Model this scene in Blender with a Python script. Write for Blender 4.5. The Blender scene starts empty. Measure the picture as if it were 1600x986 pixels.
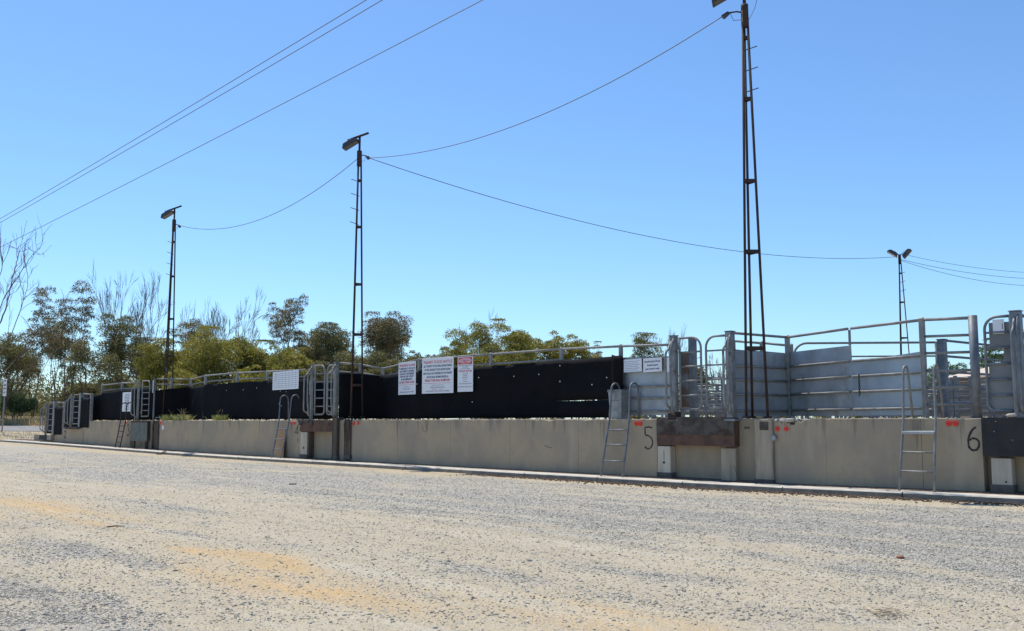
import bpy, math, random
import numpy as np
from mathutils import Vector, Matrix

# ------------------------------------------------------------------ camera
SC = bpy.context.scene
COL = SC.collection
F_PX, YAW, PITCH = 1500.0, math.radians(45.5), math.atan(161.5 / 1500.0)
CAM = Vector((0.0, -17.95, 1.44))
cd = bpy.data.cameras.new("camera")
cd.sensor_width = 36.0
cd.lens = F_PX / 1600.0 * 36.0
cd.clip_start, cd.clip_end = 0.1, 4000.0
cam = bpy.data.objects.new("camera", cd)
COL.objects.link(cam)
cam.location = CAM
cam.rotation_euler = (math.radians(90) + PITCH, 0.0, YAW)
SC.camera = cam

# ------------------------------------------------------------------ light
SUN_DIR = Vector((-5.2, 1.2, 10.4)).normalized()
w = bpy.data.worlds.new("World")
SC.world = w
w.use_nodes = True
nt = w.node_tree
bg = nt.nodes["Background"]
sky = nt.nodes.new("ShaderNodeTexSky")
sky.sky_type = 'NISHITA'
sky.sun_disc = False
sky.sun_elevation = math.asin(SUN_DIR.z)
sky.sun_rotation = math.atan2(SUN_DIR.x, SUN_DIR.y)
sky.altitude = 0.0
sky.air_density = 1.0
sky.dust_density = 0.3
sky.ozone_density = 3.0
tint = nt.nodes.new("ShaderNodeMix")            # the deep clear blue of this sky, the same all over
tint.data_type = 'RGBA'
tint.blend_type = 'MULTIPLY'
tint.inputs[0].default_value = 1.0
tint.inputs[7].default_value = (0.715, 0.93, 1.12, 1)
nt.links.new(sky.outputs[0], tint.inputs[6])
nt.links.new(tint.outputs[2], bg.inputs[0])
bg.inputs[1].default_value = 0.15
sd = bpy.data.lights.new("sun", 'SUN')
sd.energy = 4.6
sd.angle = math.radians(0.5)
sd.color = (1.0, 0.93, 0.82)
sun = bpy.data.objects.new("sun", sd)
COL.objects.link(sun)
sun.rotation_euler = SUN_DIR.to_track_quat('Z', 'Y').to_euler()
SC.view_settings.view_transform = 'Standard'
SC.view_settings.look = 'None'
SC.view_settings.exposure = 0.0
SC.view_settings.gamma = 1.0

# ------------------------------------------------------------------ helpers
R = random.Random(7)
NR = np.random.default_rng(11)
_f = Vector((-math.sin(YAW) * math.cos(PITCH), math.cos(YAW) * math.cos(PITCH), math.sin(PITCH)))
_r = Vector((math.cos(YAW), math.sin(YAW), 0.0))
_u = _r.cross(_f)


def ray(px, py):
    return _f * F_PX + _r * (px - 800.0) + _u * (493.0 - py)


def P(px, py, y=0.0):                       # the point of the plane y = const seen there
    d = ray(px, py)
    return CAM + d * ((y - CAM.y) / d.y)


def PZ(px, py, z=0.0):
    d = ray(px, py)
    return CAM + d * ((z - CAM.z) / d.z)


def PD(px, py, depth):                      # depth is the level distance along the view
    d = ray(px, py)
    h = d.x * -math.sin(YAW) + d.y * math.cos(YAW)
    return CAM + d * (depth / h)


def X0(px, y=0.0):
    return P(px, 654.5, y).x


def wall_top(x):
    return 1.457 + (x + 7.2) * 0.00256


class MB:
    def __init__(s):
        s.v, s.f, s.sm = [], [], []

    def add(s, vs, fs, smooth=False):
        n = len(s.v)
        s.v.extend([tuple(p) for p in vs])
        for q in fs:
            s.f.append(tuple(i + n for i in q))
            s.sm.append(smooth)
        return s

    def box(s, a, b, bev=0.0):
        (x0, y0, z0), (x1, y1, z1) = a, b
        if bev <= 0:
            vs = [(x0, y0, z0), (x1, y0, z0), (x1, y1, z0), (x0, y1, z0),
                  (x0, y0, z1), (x1, y0, z1), (x1, y1, z1), (x0, y1, z1)]
            fs = [(0, 3, 2, 1), (4, 5, 6, 7), (0, 1, 5, 4), (1, 2, 6, 5), (2, 3, 7, 6), (3, 0, 4, 7)]
            return s.add(vs, fs)
        c = bev
        prof = [(x0 + c, y0), (x1 - c, y0), (x1, y0 + c), (x1, y1 - c), (x1 - c, y1), (x0 + c, y1), (x0, y1 - c), (x0, y0 + c)]
        cx, cy = (x0 + x1) / 2, (y0 + y1) / 2
        ins = []
        for x, y in prof:
            ins.append((min(max(x, x0 + c), x1 - c), min(max(y, y0 + c), y1 - c)))
        vs = [(x, y, z0) for x, y in prof] + [(x, y, z1 - c) for x, y in prof] + [(x, y, z1) for x, y in ins]
        fs = [tuple(range(7, -1, -1))]
        for k in range(8):
            j = (k + 1) % 8
            fs.append((k, j, 8 + j, 8 + k))
            fs.append((8 + k, 8 + j, 16 + j, 16 + k))
        fs.append((16, 18, 20, 22))
        fs += [(16, 17, 18), (18, 19, 20), (20, 21, 22), (22, 23, 16)]
        return s.add(vs, fs)

    def obox(s, c, ax, ay, az):             # oriented box from centre and three half-axes
        c, ax, ay, az = Vector(c), Vector(ax), Vector(ay), Vector(az)
        vs = []
        for k in (-1, 1):
            for i, j in ((-1, -1), (1, -1), (1, 1), (-1, 1)):
                vs.append(c + ax * i + ay * j + az * k)
        fs = [(0, 3, 2, 1), (4, 5, 6, 7), (0, 1, 5, 4), (1, 2, 6, 5), (2, 3, 7, 6), (3, 0, 4, 7)]
        return s.add(vs, fs)

    def tube(s, path, r, seg=8, cap=True, r2=None):
        path = [Vector(p) for p in path]
        n = len(path)
        vs, fs = [], []
        t0 = (path[1] - path[0]).normalized()
        up = Vector((0, 0, 1)) if abs(t0.z) < 0.9 else Vector((1, 0, 0))
        a = t0.cross(up).normalized()
        for i, p in enumerate(path):
            if i == 0:
                t = path[1] - path[0]
            elif i == n - 1:
                t = path[-1] - path[-2]
            else:
                t = (path[i + 1] - path[i]).normalized() + (path[i] - path[i - 1]).normalized()
            t = t.normalized() if t.length > 1e-9 else t0
            a = (a - t * a.dot(t))
            a = a.normalized() if a.length > 1e-6 else t.orthogonal().normalized()
            b = t.cross(a)
            rr = r if r2 is None else r + (r2 - r) * i / (n - 1)
            for k in range(seg):
                q = 2 * math.pi * k / seg
                vs.append(p + a * (rr * math.cos(q)) + b * (rr * math.sin(q)))
        for i in range(n - 1):
            for k in range(seg):
                j = (k + 1) % seg
                fs.append((i * seg + k, i * seg + j, (i + 1) * seg + j, (i + 1) * seg + k))
        s.add(vs, fs, True)
        if cap:
            m = len(s.v) - n * seg
            s.f.append(tuple(m + k for k in range(seg - 1, -1, -1)))
            s.sm.append(False)
            s.f.append(tuple(m + (n - 1) * seg + k for k in range(seg)))
            s.sm.append(False)
        return s

    def build(s, name, m, parent=None):
        me = bpy.data.meshes.new(name)
        me.from_pydata(s.v, [], s.f)
        me.polygons.foreach_set("use_smooth", s.sm)
        me.materials.append(m)
        me.update()
        return link(name, me, parent)


def link(name, me, parent=None):
    o = bpy.data.objects.new(name, me)
    COL.objects.link(o)
    if parent:
        o.parent = parent
    return o


def tag(o, label=None, cat=None, group=None, kind=None):
    if label:
        o['label'] = label
    if cat:
        o['category'] = cat
    if group:
        o['group'] = group
    if kind:
        o['kind'] = kind
    return o


def thing(name, label, cat, group=None, loc=(0, 0, 0)):
    o = bpy.data.objects.new(name, None)
    COL.objects.link(o)
    o.location = loc
    o.empty_display_size = 0.2
    return tag(o, label, cat, group)


def copy_tree(o, parent=None, off=None):
    c = o.copy()
    COL.objects.link(c)
    c.parent = parent
    if off is not None:
        c.location = Vector(o.location) + Vector(off)
    for ch in list(o.children):
        copy_tree(ch, c)
    return c


def arc(c, a, b, n=6, t0=0.0, t1=math.pi / 2):
    """points c + a cos t + b sin t"""
    c, a, b = Vector(c), Vector(a), Vector(b)
    return [c + a * math.cos(t0 + (t1 - t0) * i / n) + b * math.sin(t0 + (t1 - t0) * i / n) for i in range(n + 1)]


# ------------------------------------------------------------------ materials
def mat(name, c1, c2=None, scale=4.0, rough=0.7, metal=0.0, bump=0.0, bscale=30.0, stretch=(1, 1, 1),
        lo=0.35, hi=0.65, c3=None, scale3=1.5, lo3=0.6, hi3=0.7, stretch3=(1, 1, 1), trans=0.0, spec=0.4, fac3=1.0):
    m = bpy.data.materials.new(name)
    m.use_nodes = True
    t = m.node_tree
    N, L = t.nodes, t.links
    b = N["Principled BSDF"]
    b.inputs["Roughness"].default_value = rough
    b.inputs["Metallic"].default_value = metal
    b.inputs["Specular IOR Level"].default_value = spec
    b.inputs["Base Color"].default_value = (*c1, 1)
    g = N.new("ShaderNodeNewGeometry")

    def noise(sc, st, detail=6.0):
        mp = N.new("ShaderNodeMapping")
        mp.inputs["Scale"].default_value = st
        L.new(g.outputs["Position"], mp.inputs[0])
        n = N.new("ShaderNodeTexNoise")
        n.inputs["Scale"].default_value = sc
        n.inputs["Detail"].default_value = detail
        n.inputs["Roughness"].default_value = 0.6
        L.new(mp.outputs[0], n.inputs["Vector"])
        return n

    def ramp(n, a, z):
        r = N.new("ShaderNodeMapRange")
        r.interpolation_type = 'SMOOTHSTEP'
        r.inputs[1].default_value = a
        r.inputs[2].default_value = z
        L.new(n.outputs[0], r.inputs[0])
        return r
    out = None
    if c2:
        mx = N.new("ShaderNodeMix")
        mx.data_type = 'RGBA'
        mx.inputs[6].default_value = (*c1, 1)
        mx.inputs[7].default_value = (*c2, 1)
        L.new(ramp(noise(scale, stretch), lo, hi).outputs[0], mx.inputs[0])
        out = mx.outputs[2]
    if c3:
        mx = N.new("ShaderNodeMix")
        mx.data_type = 'RGBA'
        if out:
            L.new(out, mx.inputs[6])
        else:
            mx.inputs[6].default_value = (*c1, 1)
        mx.inputs[7].default_value = (*c3, 1)
        rp = ramp(noise(scale3, stretch3), lo3, hi3)
        rp.inputs[4].default_value = fac3
        L.new(rp.outputs[0], mx.inputs[0])
        out = mx.outputs[2]
    if out:
        L.new(out, b.inputs["Base Color"])
    if bump > 0:
        bp = N.new("ShaderNodeBump")
        bp.inputs["Strength"].default_value = bump
        bp.inputs["Distance"].default_value = 0.02
        L.new(noise(bscale, stretch).outputs[0], bp.inputs["Height"])
        L.new(bp.outputs[0], b.inputs["Normal"])
    if trans > 0:
        tr = N.new("ShaderNodeBsdfTranslucent")
        ms = N.new("ShaderNodeMixShader")
        ms.inputs[0].default_value = trans
        if out:
            L.new(out, tr.inputs[0])
        else:
            tr.inputs[0].default_value = (*c1, 1)
        L.new(b.outputs[0], ms.inputs[1])
        L.new(tr.outputs[0], ms.inputs[2])
        L.new(ms.outputs[0], N["Material Output"].inputs[0])
    return m


def leafmat(name, dark, light, warm):
    """leaf colour: per-leaf variation plus clump-scale variation"""
    m = bpy.data.materials.new(name)
    m.use_nodes = True
    t = m.node_tree
    N, L = t.nodes, t.links
    b = N["Principled BSDF"]
    b.inputs["Roughness"].default_value = 0.5
    b.inputs["Specular IOR Level"].default_value = 0.35
    g = N.new("ShaderNodeNewGeometry")
    n = N.new("ShaderNodeTexNoise")
    n.inputs["Scale"].default_value = 0.55
    n.inputs["Detail"].default_value = 3
    L.new(g.outputs["Position"], n.inputs["Vector"])
    ad = N.new("ShaderNodeMath")
    ad.operation = 'MULTIPLY_ADD'
    L.new(g.outputs["Random Per Island"], ad.inputs[0])
    ad.inputs[1].default_value = 0.45
    L.new(n.outputs[0], ad.inputs[2])
    cr = N.new("ShaderNodeValToRGB")
    e = cr.color_ramp.elements
    e[0].position, e[0].color = 0.42, (*dark, 1)
    e[1].position, e[1].color = 0.92, (*warm, 1)
    k = e.new(0.68)
    k.color = (*light, 1)
    L.new(ad.outputs[0], cr.inputs[0])
    L.new(cr.outputs[0], b.inputs["Base Color"])
    tr = N.new("ShaderNodeBsdfTranslucent")
    L.new(cr.outputs[0], tr.inputs[0])
    ms = N.new("ShaderNodeMixShader")
    ms.inputs[0].default_value = 0.4
    L.new(b.outputs[0], ms.inputs[1])
    L.new(tr.outputs[0], ms.inputs[2])
    L.new(ms.outputs[0], N["Material Output"].inputs[0])
    return m


M = {}
M['galv'] = mat('galvanised_steel', (.285, .28, .26), (.20, .20, .19), 6, .55, .15, .15, 60, c3=(.22, .16, .12), scale3=3, lo3=.68, hi3=.8)
M['galv_old'] = mat('weathered_steel', (.30, .31, .31), (.20, .20, .20), 5, .6, .3, .3, 50, c3=(.16, .085, .05), scale3=4, lo3=.55, hi3=.7)
M['galv_dark'] = mat('dull_steel', (.22, .235, .25), (.15, .16, .175), 5, .55, .3, .15, 50)
M['sheet'] = mat('sheet_steel', (.40, .425, .435), (.30, .325, .34), 2.2, .5, .2, .15, 20, c3=(.24, .225, .19), scale3=2.6, lo3=.54, hi3=.76, stretch3=(1, 1, .35), fac3=.8)
M['sheet_new'] = mat('new_sheet_steel', (.37, .42, .46), (.30, .35, .395), 1.6, .42, .3, .08, 15)
M['sheet_dark'] = mat('dark_sheet_steel', (.23, .235, .23), (.18, .185, .185), 2.2, .5, .2, .15, 20, c3=(.15, .14, .12), scale3=2.6, lo3=.54, hi3=.76)
M['sheet_stain'] = mat('stained_sheet', (.22, .23, .24), (.18, .12, .085), 1.8, .6, .2, .2, 30, lo=.45, hi=.55)
M['rust'] = mat('rust', (.11, .055, .035), (.055, .034, .028), 7, .85, .1, .4, 60, c3=(.19, .085, .045), scale3=3, lo3=.55, hi3=.7)
M['beam'] = mat('rusty_beam', (.15, .082, .055), (.095, .056, .042), 4, .85, .1, .4, 40, c3=(.15, .12, .10), scale3=2.5, lo3=.6, hi3=.72, stretch3=(1, 1, 2))
M['beam_grey'] = mat('caked_beam', (.115, .098, .082), (.07, .056, .047), 6, .95, 0, .6, 40, c3=(.06, .038, .03), scale3=3, lo3=.5, hi3=.7)
M['conc'] = None
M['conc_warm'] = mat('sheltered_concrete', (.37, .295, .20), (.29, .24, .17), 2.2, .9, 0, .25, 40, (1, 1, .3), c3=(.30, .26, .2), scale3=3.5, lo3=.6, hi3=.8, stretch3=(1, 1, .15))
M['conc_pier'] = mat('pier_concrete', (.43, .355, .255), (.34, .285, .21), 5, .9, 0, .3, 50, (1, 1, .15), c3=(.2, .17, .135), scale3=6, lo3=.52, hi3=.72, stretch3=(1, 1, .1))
M['conc_dark'] = mat('dark_concrete', (.13, .115, .10), (.09, .08, .07), 6, .95, 0, .4, 40)
M['conc_break'] = mat('broken_concrete', (.55, .50, .42), (.36, .33, .28), 9, .95, 0, .6, 40)
M['kerb'] = mat('shaded_kerb_concrete', (.27, .24, .195), (.20, .175, .14), 4, .9, 0, .3, 60, c3=(.27, .235, .19), scale3=1.1, lo3=.55, hi3=.75)  # kerb face: grime and painted shade together in one darker colour
M['kerb_top'] = mat('sunlit_kerb_top', (.62, .585, .50), (.52, .48, .40), 4, .9, 0, .3, 60, c3=(.36, .30, .22), scale3=1.6, lo3=.6, hi3=.75)  # same concrete, sunlight on the kerb top painted in as a paler colour
M['deck'] = mat('deck_dirt', (.30, .26, .20), (.19, .165, .13), 3, .95, 0, .5, 25)
M['cloth'] = mat('black_shadecloth', (.0035, .0038, .005), (.006, .006, .0075), 1.5, .85, 0, .3, 9, spec=.15)
M['timber_w'] = mat('white_timber', (.56, .50, .40), (.44, .38, .29), 5, .8, 0, .2, 40, (1, 1, .1), c3=(.20, .10, .05), scale3=5, lo3=.66, hi3=.74, stretch3=(1, 1, .5))
M['timber_rot'] = mat('rotted_timber', (.13, .095, .07), (.07, .055, .045), 6, .95, 0, .6, 40, (1, 1, .15))
M['timber_g'] = mat('greyed_timber', (.47, .42, .335), (.36, .315, .25), 6, .85, 0, .3, 40, (1, 1, .08), c3=(.2, .15, .11), scale3=6, lo3=.6, hi3=.75, stretch3=(1, 1, .1))
M['soil'] = mat('dark_soil', (.17, .125, .09), (.10, .072, .052), 9, .95, 0, .6, 40)
M['ply'] = mat('plywood', (.42, .27, .15), (.34, .22, .125), 4, .85, 0, .1, 40, (1, 1, .2))
M['rubber'] = mat('black_rubber', (.022, .021, .022), (.034, .031, .030), 3, .75, 0, .3, 14, c3=(.06, .052, .045), scale3=2, lo3=.62, hi3=.75)
M['green_plate'] = mat('grey_green_plate', (.15, .165, .14), (.105, .115, .105), 5, .75, .1, .2, 40, c3=(.10, .065, .045), scale3=4, lo3=.6, hi3=.75)
M['red'] = mat('red_reflector', (.80, .04, .02), (.5, .05, .03), 25, .35, lo=.5, hi=.75)
M['red_edge'] = mat('reflector_rim', (.5, .02, .015), None, rough=.5)
M['paint'] = mat('black_paint', (.028, .027, .026), (.30, .245, .175), 38, .85, lo=.56, hi=.68)
M['white'] = mat('sign_white', (.80, .80, .82), (.76, .765, .785), 2, .45)
M['sign_red'] = mat('sign_red', (.62, .05, .06), None, rough=.45)
M['sign_ink'] = mat('sign_ink', (.055, .075, .13), None, rough=.5)
M['sign_ink_soft'] = mat('faded_ink', (.24, .27, .33), None, rough=.5)
M['lamp'] = mat('lamp_body', (.075, .078, .085), (.05, .052, .058), 8, .5, .2, .1, 40)
M['lamp_top'] = mat('lamp_casting', (.42, .43, .42), (.3, .31, .31), 8, .5, .3, .1, 40)
M['glass'] = mat('lamp_glass', (.035, .04, .045), None, rough=.12, spec=.6)
M['mast'] = mat('mast_steel', (.032, .025, .024), (.058, .034, .026), 3, .75, .1, .3, 40, c3=(.10, .048, .032), scale3=2, lo3=.56, hi3=.7)
M['wire'] = mat('wire', (.10, .095, .09), None, rough=.6)
M['wire_pale'] = mat('pale_wire', (.15, .14, .13), None, rough=.5)
M['bin'] = mat('bin_steel', (.34, .35, .35), (.25, .255, .26), 5, .5, .4, .2, 25)
M['bark'] = mat('bark', (.16, .12, .095), (.09, .07, .058), 3, .9, 0, .3, 12, (1, 1, .3))
M['bark_red'] = mat('red_bark', (.17, .095, .065), (.10, .06, .045), 3, .9, 0, .3, 12, (1, 1, .3))
M['deadwood'] = mat('dead_wood', (.20, .175, .155), (.13, .11, .10), 2, .9)
M['leaf_olive'] = leafmat('olive_leaves', (.07, .085, .027), (.165, .17, .055), (.27, .22, .085))
M['leaf_grey'] = leafmat('grey_leaves', (.075, .08, .036), (.17, .16, .072), (.29, .205, .10))
M['leaf_yellow'] = leafmat('yellow_green_leaves', (.12, .13, .02), (.29, .27, .045), (.38, .33, .07))
M['leaf_green'] = leafmat('green_leaves', (.055, .105, .04), (.11, .18, .07), (.16, .21, .10))
M['weed'] = leafmat('weed_leaves', (.19, .22, .06), (.37, .38, .12), (.5, .46, .22))
M['straw'] = leafmat('straw', (.34, .265, .13), (.50, .40, .21), (.62, .51, .30))
M['litter'] = mat('leaf_litter', (.085, .055, .04), (.15, .095, .06), 25, .95)
M['roof_white'] = mat('white_roof', (.78, .78, .77), (.72, .72, .72), 3, .5)
M['roof_cream'] = mat('cream_roof', (.62, .52, .40), (.56, .47, .36), 3, .6)
M['brickwall'] = mat('dull_wall', (.27, .21, .165), (.22, .175, .145), 3, .9)
M['greywall'] = mat('grey_shed_wall', (.25, .27, .29), (.21, .23, .25), 3, .6)
M['asphalt'] = mat('road_asphalt', (.27, .265, .255), (.22, .215, .21), 1.5, .9, 0, .2, 40)
M['cane'] = mat('dry_twig', (.55, .46, .33), (.42, .34, .23), 12, .9)
M['stick'] = mat('dark_stick', (.09, .07, .06), None, rough=.9)
M['brick'] = mat('broken_brick', (.32, .12, .07), (.24, .09, .06), 20, .9)

def wall_mat():
    m = bpy.data.materials.new('wall_concrete')
    m.use_nodes = True
    t = m.node_tree
    N, L = t.nodes, t.links
    b = N["Principled BSDF"]
    b.inputs["Roughness"].default_value = .92
    b.inputs["Specular IOR Level"].default_value = .25
    g = N.new("ShaderNodeNewGeometry")
    sp = N.new("ShaderNodeSeparateXYZ")
    L.new(g.outputs["Position"], sp.inputs[0])

    def noise(sc, st, det=6.0, rough=.6):
        mp = N.new("ShaderNodeMapping")
        mp.inputs["Scale"].default_value = st
        L.new(g.outputs["Position"], mp.inputs[0])
        n = N.new("ShaderNodeTexNoise")
        n.inputs["Scale"].default_value = sc
        n.inputs["Detail"].default_value = det
        n.inputs["Roughness"].default_value = rough
        L.new(mp.outputs[0], n.inputs["Vector"])
        return n.outputs[0]

    def mr(x, a, z, lo=0., hi=1.):
        q = N.new("ShaderNodeMapRange")
        q.interpolation_type = 'SMOOTHSTEP'
        q.inputs[1].default_value, q.inputs[2].default_value = a, z
        q.inputs[3].default_value, q.inputs[4].default_value = lo, hi
        L.new(x, q.inputs[0])
        return q.outputs[0]

    def mix(f, a, z):
        q = N.new("ShaderNodeMix")
        q.data_type = 'RGBA'
        for k, s_ in ((0, f), (6, a), (7, z)):
            if isinstance(s_, tuple):
                q.inputs[k].default_value = (*s_, 1)
            else:
                L.new(s_, q.inputs[k])
        return q.outputs[2]

    def mth(op, a, z):
        q = N.new("ShaderNodeMath")
        q.operation = op
        for k, s_ in ((0, a), (1, z)):
            if isinstance(s_, (int, float)):
                q.inputs[k].default_value = s_
            else:
                L.new(s_, q.inputs[k])
        return q.outputs[0]
    col = mix(mr(noise(.9, (1, 1, .9)), .36, .64), (.44, .345, .23), (.355, .29, .212))
    col = mix(mr(noise(3.5, (1, 1, .8), 7, .7), .52, .72, 0, .5), col, (.31, .265, .205))
    col = mix(mr(noise(1.4, (1, 1, .16), 5), .54, .70, 0, .55), col, (.50, .405, .285))
    # water stains running down from the top edge, each of its own length
    drop = mth('SUBTRACT', 1.45, sp.outputs[2])
    ln = mth('MULTIPLY', mr(noise(3.0, (1, 0, 0), 6, .75), .44, .80), 1.5)
    run = mr(mth('SUBTRACT', ln, drop), 0., .30, 0, .62)
    col = mix(run, col, (.20, .165, .125))
    fine = mr(noise(11, (1, 1, .10), 5, .7), .60, .74, 0, .4)
    col = mix(fine, col, (.25, .21, .165))
    # irregular darker patches low on the wall, uneven in height
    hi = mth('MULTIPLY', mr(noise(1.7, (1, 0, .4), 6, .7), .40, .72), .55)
    low_tone = mr(mth('SUBTRACT', hi, mth('SUBTRACT', sp.outputs[2], .12)), 0., .28, 0, .5)
    col = mix(low_tone, col, (.33, .27, .20))
    v = N.new("ShaderNodeTexVoronoi")
    v.inputs["Scale"].default_value = 7
    L.new(g.outputs["Position"], v.inputs["Vector"])
    pit = mr(v.outputs["Distance"], .10, .05, 0, .75)
    col = mix(mth('MULTIPLY', pit, mr(noise(2, (1, 1, 1)), .52, .6)), col, (.14, .12, .10))
    L.new(col, b.inputs["Base Color"])
    bp = N.new("ShaderNodeBump")
    bp.inputs["Strength"].default_value = .35
    bp.inputs["Distance"].default_value = .015
    L.new(mth('SUBTRACT', mth('ADD', noise(30, (1, 1, .6)), mth('MULTIPLY', noise(4, (1, 1, .2)), 1.0)), pit), bp.inputs["Height"])
    L.new(bp.outputs[0], b.inputs["Normal"])
    return m


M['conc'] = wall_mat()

# ------------------------------------------------------------------ terrain
def vnoise(x, y, seed):
    """cheap value noise on arrays"""
    rng = np.random.default_rng(seed)
    tab = rng.random((256, 256))
    xi, yi = np.floor(x).astype(int), np.floor(y).astype(int)
    fx, fy = x - xi, y - yi
    fx, fy = fx * fx * (3 - 2 * fx), fy * fy * (3 - 2 * fy)
    a = tab[xi % 256, yi % 256]
    b = tab[(xi + 1) % 256, yi % 256]
    c = tab[xi % 256, (yi + 1) % 256]
    d = tab[(xi + 1) % 256, (yi + 1) % 256]
    return (a * (1 - fx) + b * fx) * (1 - fy) + (c * (1 - fx) + d * fx) * fy


def fbm(x, y, seed, octs=4):
    s, amp, tot = 0, 1.0, 0
    for k in range(octs):
        s = s + amp * vnoise(x * 2 ** k + 31.7 * k, y * 2 ** k + 17.3 * k, seed + k)
        tot += amp
        amp *= 0.55
    return s / tot


def smooth(a, b, x):
    t = np.clip((x - a) / (b - a), 0, 1)
    return t * t * (3 - 2 * t)


def base_z(x, y):
    """slow fall of the yard: up towards both ends of the kerb, up again beyond the road"""
    x, y = np.asarray(x, float), np.asarray(y, float)
    near = smooth(-9, -2, y)
    z = (0.20 * smooth(-30, -60, x) + 0.05 * smooth(-12, -5, x)) * near
    far = smooth(62, 120, np.sqrt(x * x + (y + 18) ** 2))
    return z + 0.95 * far


def gz(x, y):
    return float(base_z(x, y))


def ground_masks(x, y):
    yy = y + 0.7 * (fbm(x * .12, y * .12, 3, 2) - .5)
    n = fbm(x * .20, yy * 1.1, 21, 5)
    n2 = fbm(x * .55, y * 1.6, 51, 4)
    prof = smooth(-9.6, -7.4, yy) * (1 - smooth(-2.6, -1.5, yy)) + .38 * (1 - smooth(-15.2, -14.4, yy))
    prof = np.maximum(prof, .25 * np.exp(-((yy + 10.9) / .55) ** 2))
    n3 = fbm(x * 1.6, y * 3.2, 91, 4)
    gravel = np.clip(prof * .78 + (n - .5) * 1.5 + (n2 - .5) * 1.6 + (n3 - .5) * 1.3, 0, .95)
    org = np.exp(-((yy + 12.75) / .65) ** 2) * smooth(.46, .68, fbm(x * .22 + 3.1, yy * 1.0, 77, 5)) * .9
    for (cx, cy, sx, sy, a) in ((*PZ(430, 908).xy, 1.7, .42, .9), (*PZ(600, 940).xy, 1.0, .25, .5), (*PZ(80, 792).xy, 3.2, .55, .8), (*PZ(150, 815).xy, 1.6, .3, .6), (*PZ(960, 980).xy, .9, .3, .6)):
        org = np.maximum(org, a * np.exp(-((x - cx) / sx) ** 2 - ((y - cy) / sy) ** 2) * (.55 + .9 * n2))
    org = org * (.6 + 1.1 * smooth(.36, .62, fbm(x * .35, y * 4.5, 63, 4)))
    strip = smooth(-2.4, -1.2, yy) * .35
    org = np.clip(np.maximum(org, strip * n * 1.4), 0, 1)
    gravel = gravel * (1 - .75 * org)
    # compacted wheel tracks: pairs of shallow curves
    trk = np.zeros_like(gravel)
    for c0, a, b, x0 in ((-4.2, .035, .0016, -16), (-6.6, -.03, .0022, -14), (-9.4, .02, -.0012, -12), (-11.4, -.015, .0020, -10), (-13.2, .03, .002, -9), (-3.0, .0, .0006, -25)):
        yc = c0 + a * (x - x0) + b * (x - x0) ** 2
        for off in (0, 1.75):
            trk = np.maximum(trk, np.exp(-((y - yc - off) / .17) ** 2))
    trk = trk * smooth(.38, .62, fbm(x * .18 + 9, y * .5, 33, 3)) * (.5 + .8 * n2)
    return gravel * (1 - .7 * trk), np.clip(org * (1 - .4 * trk), 0, 1)


def axis_points(dense, far):
    a, b, st = dense
    pts = list(np.arange(a, b + 1e-6, st))
    s, p = st, a
    left = []
    while p > far[0]:
        s *= 1.25
        p -= s
        left.append(p)
    s, p = st, b
    right = []
    while p < far[1]:
        s *= 1.25
        p += s
        right.append(p)
    return np.array(left[::-1] + pts + right)


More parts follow.
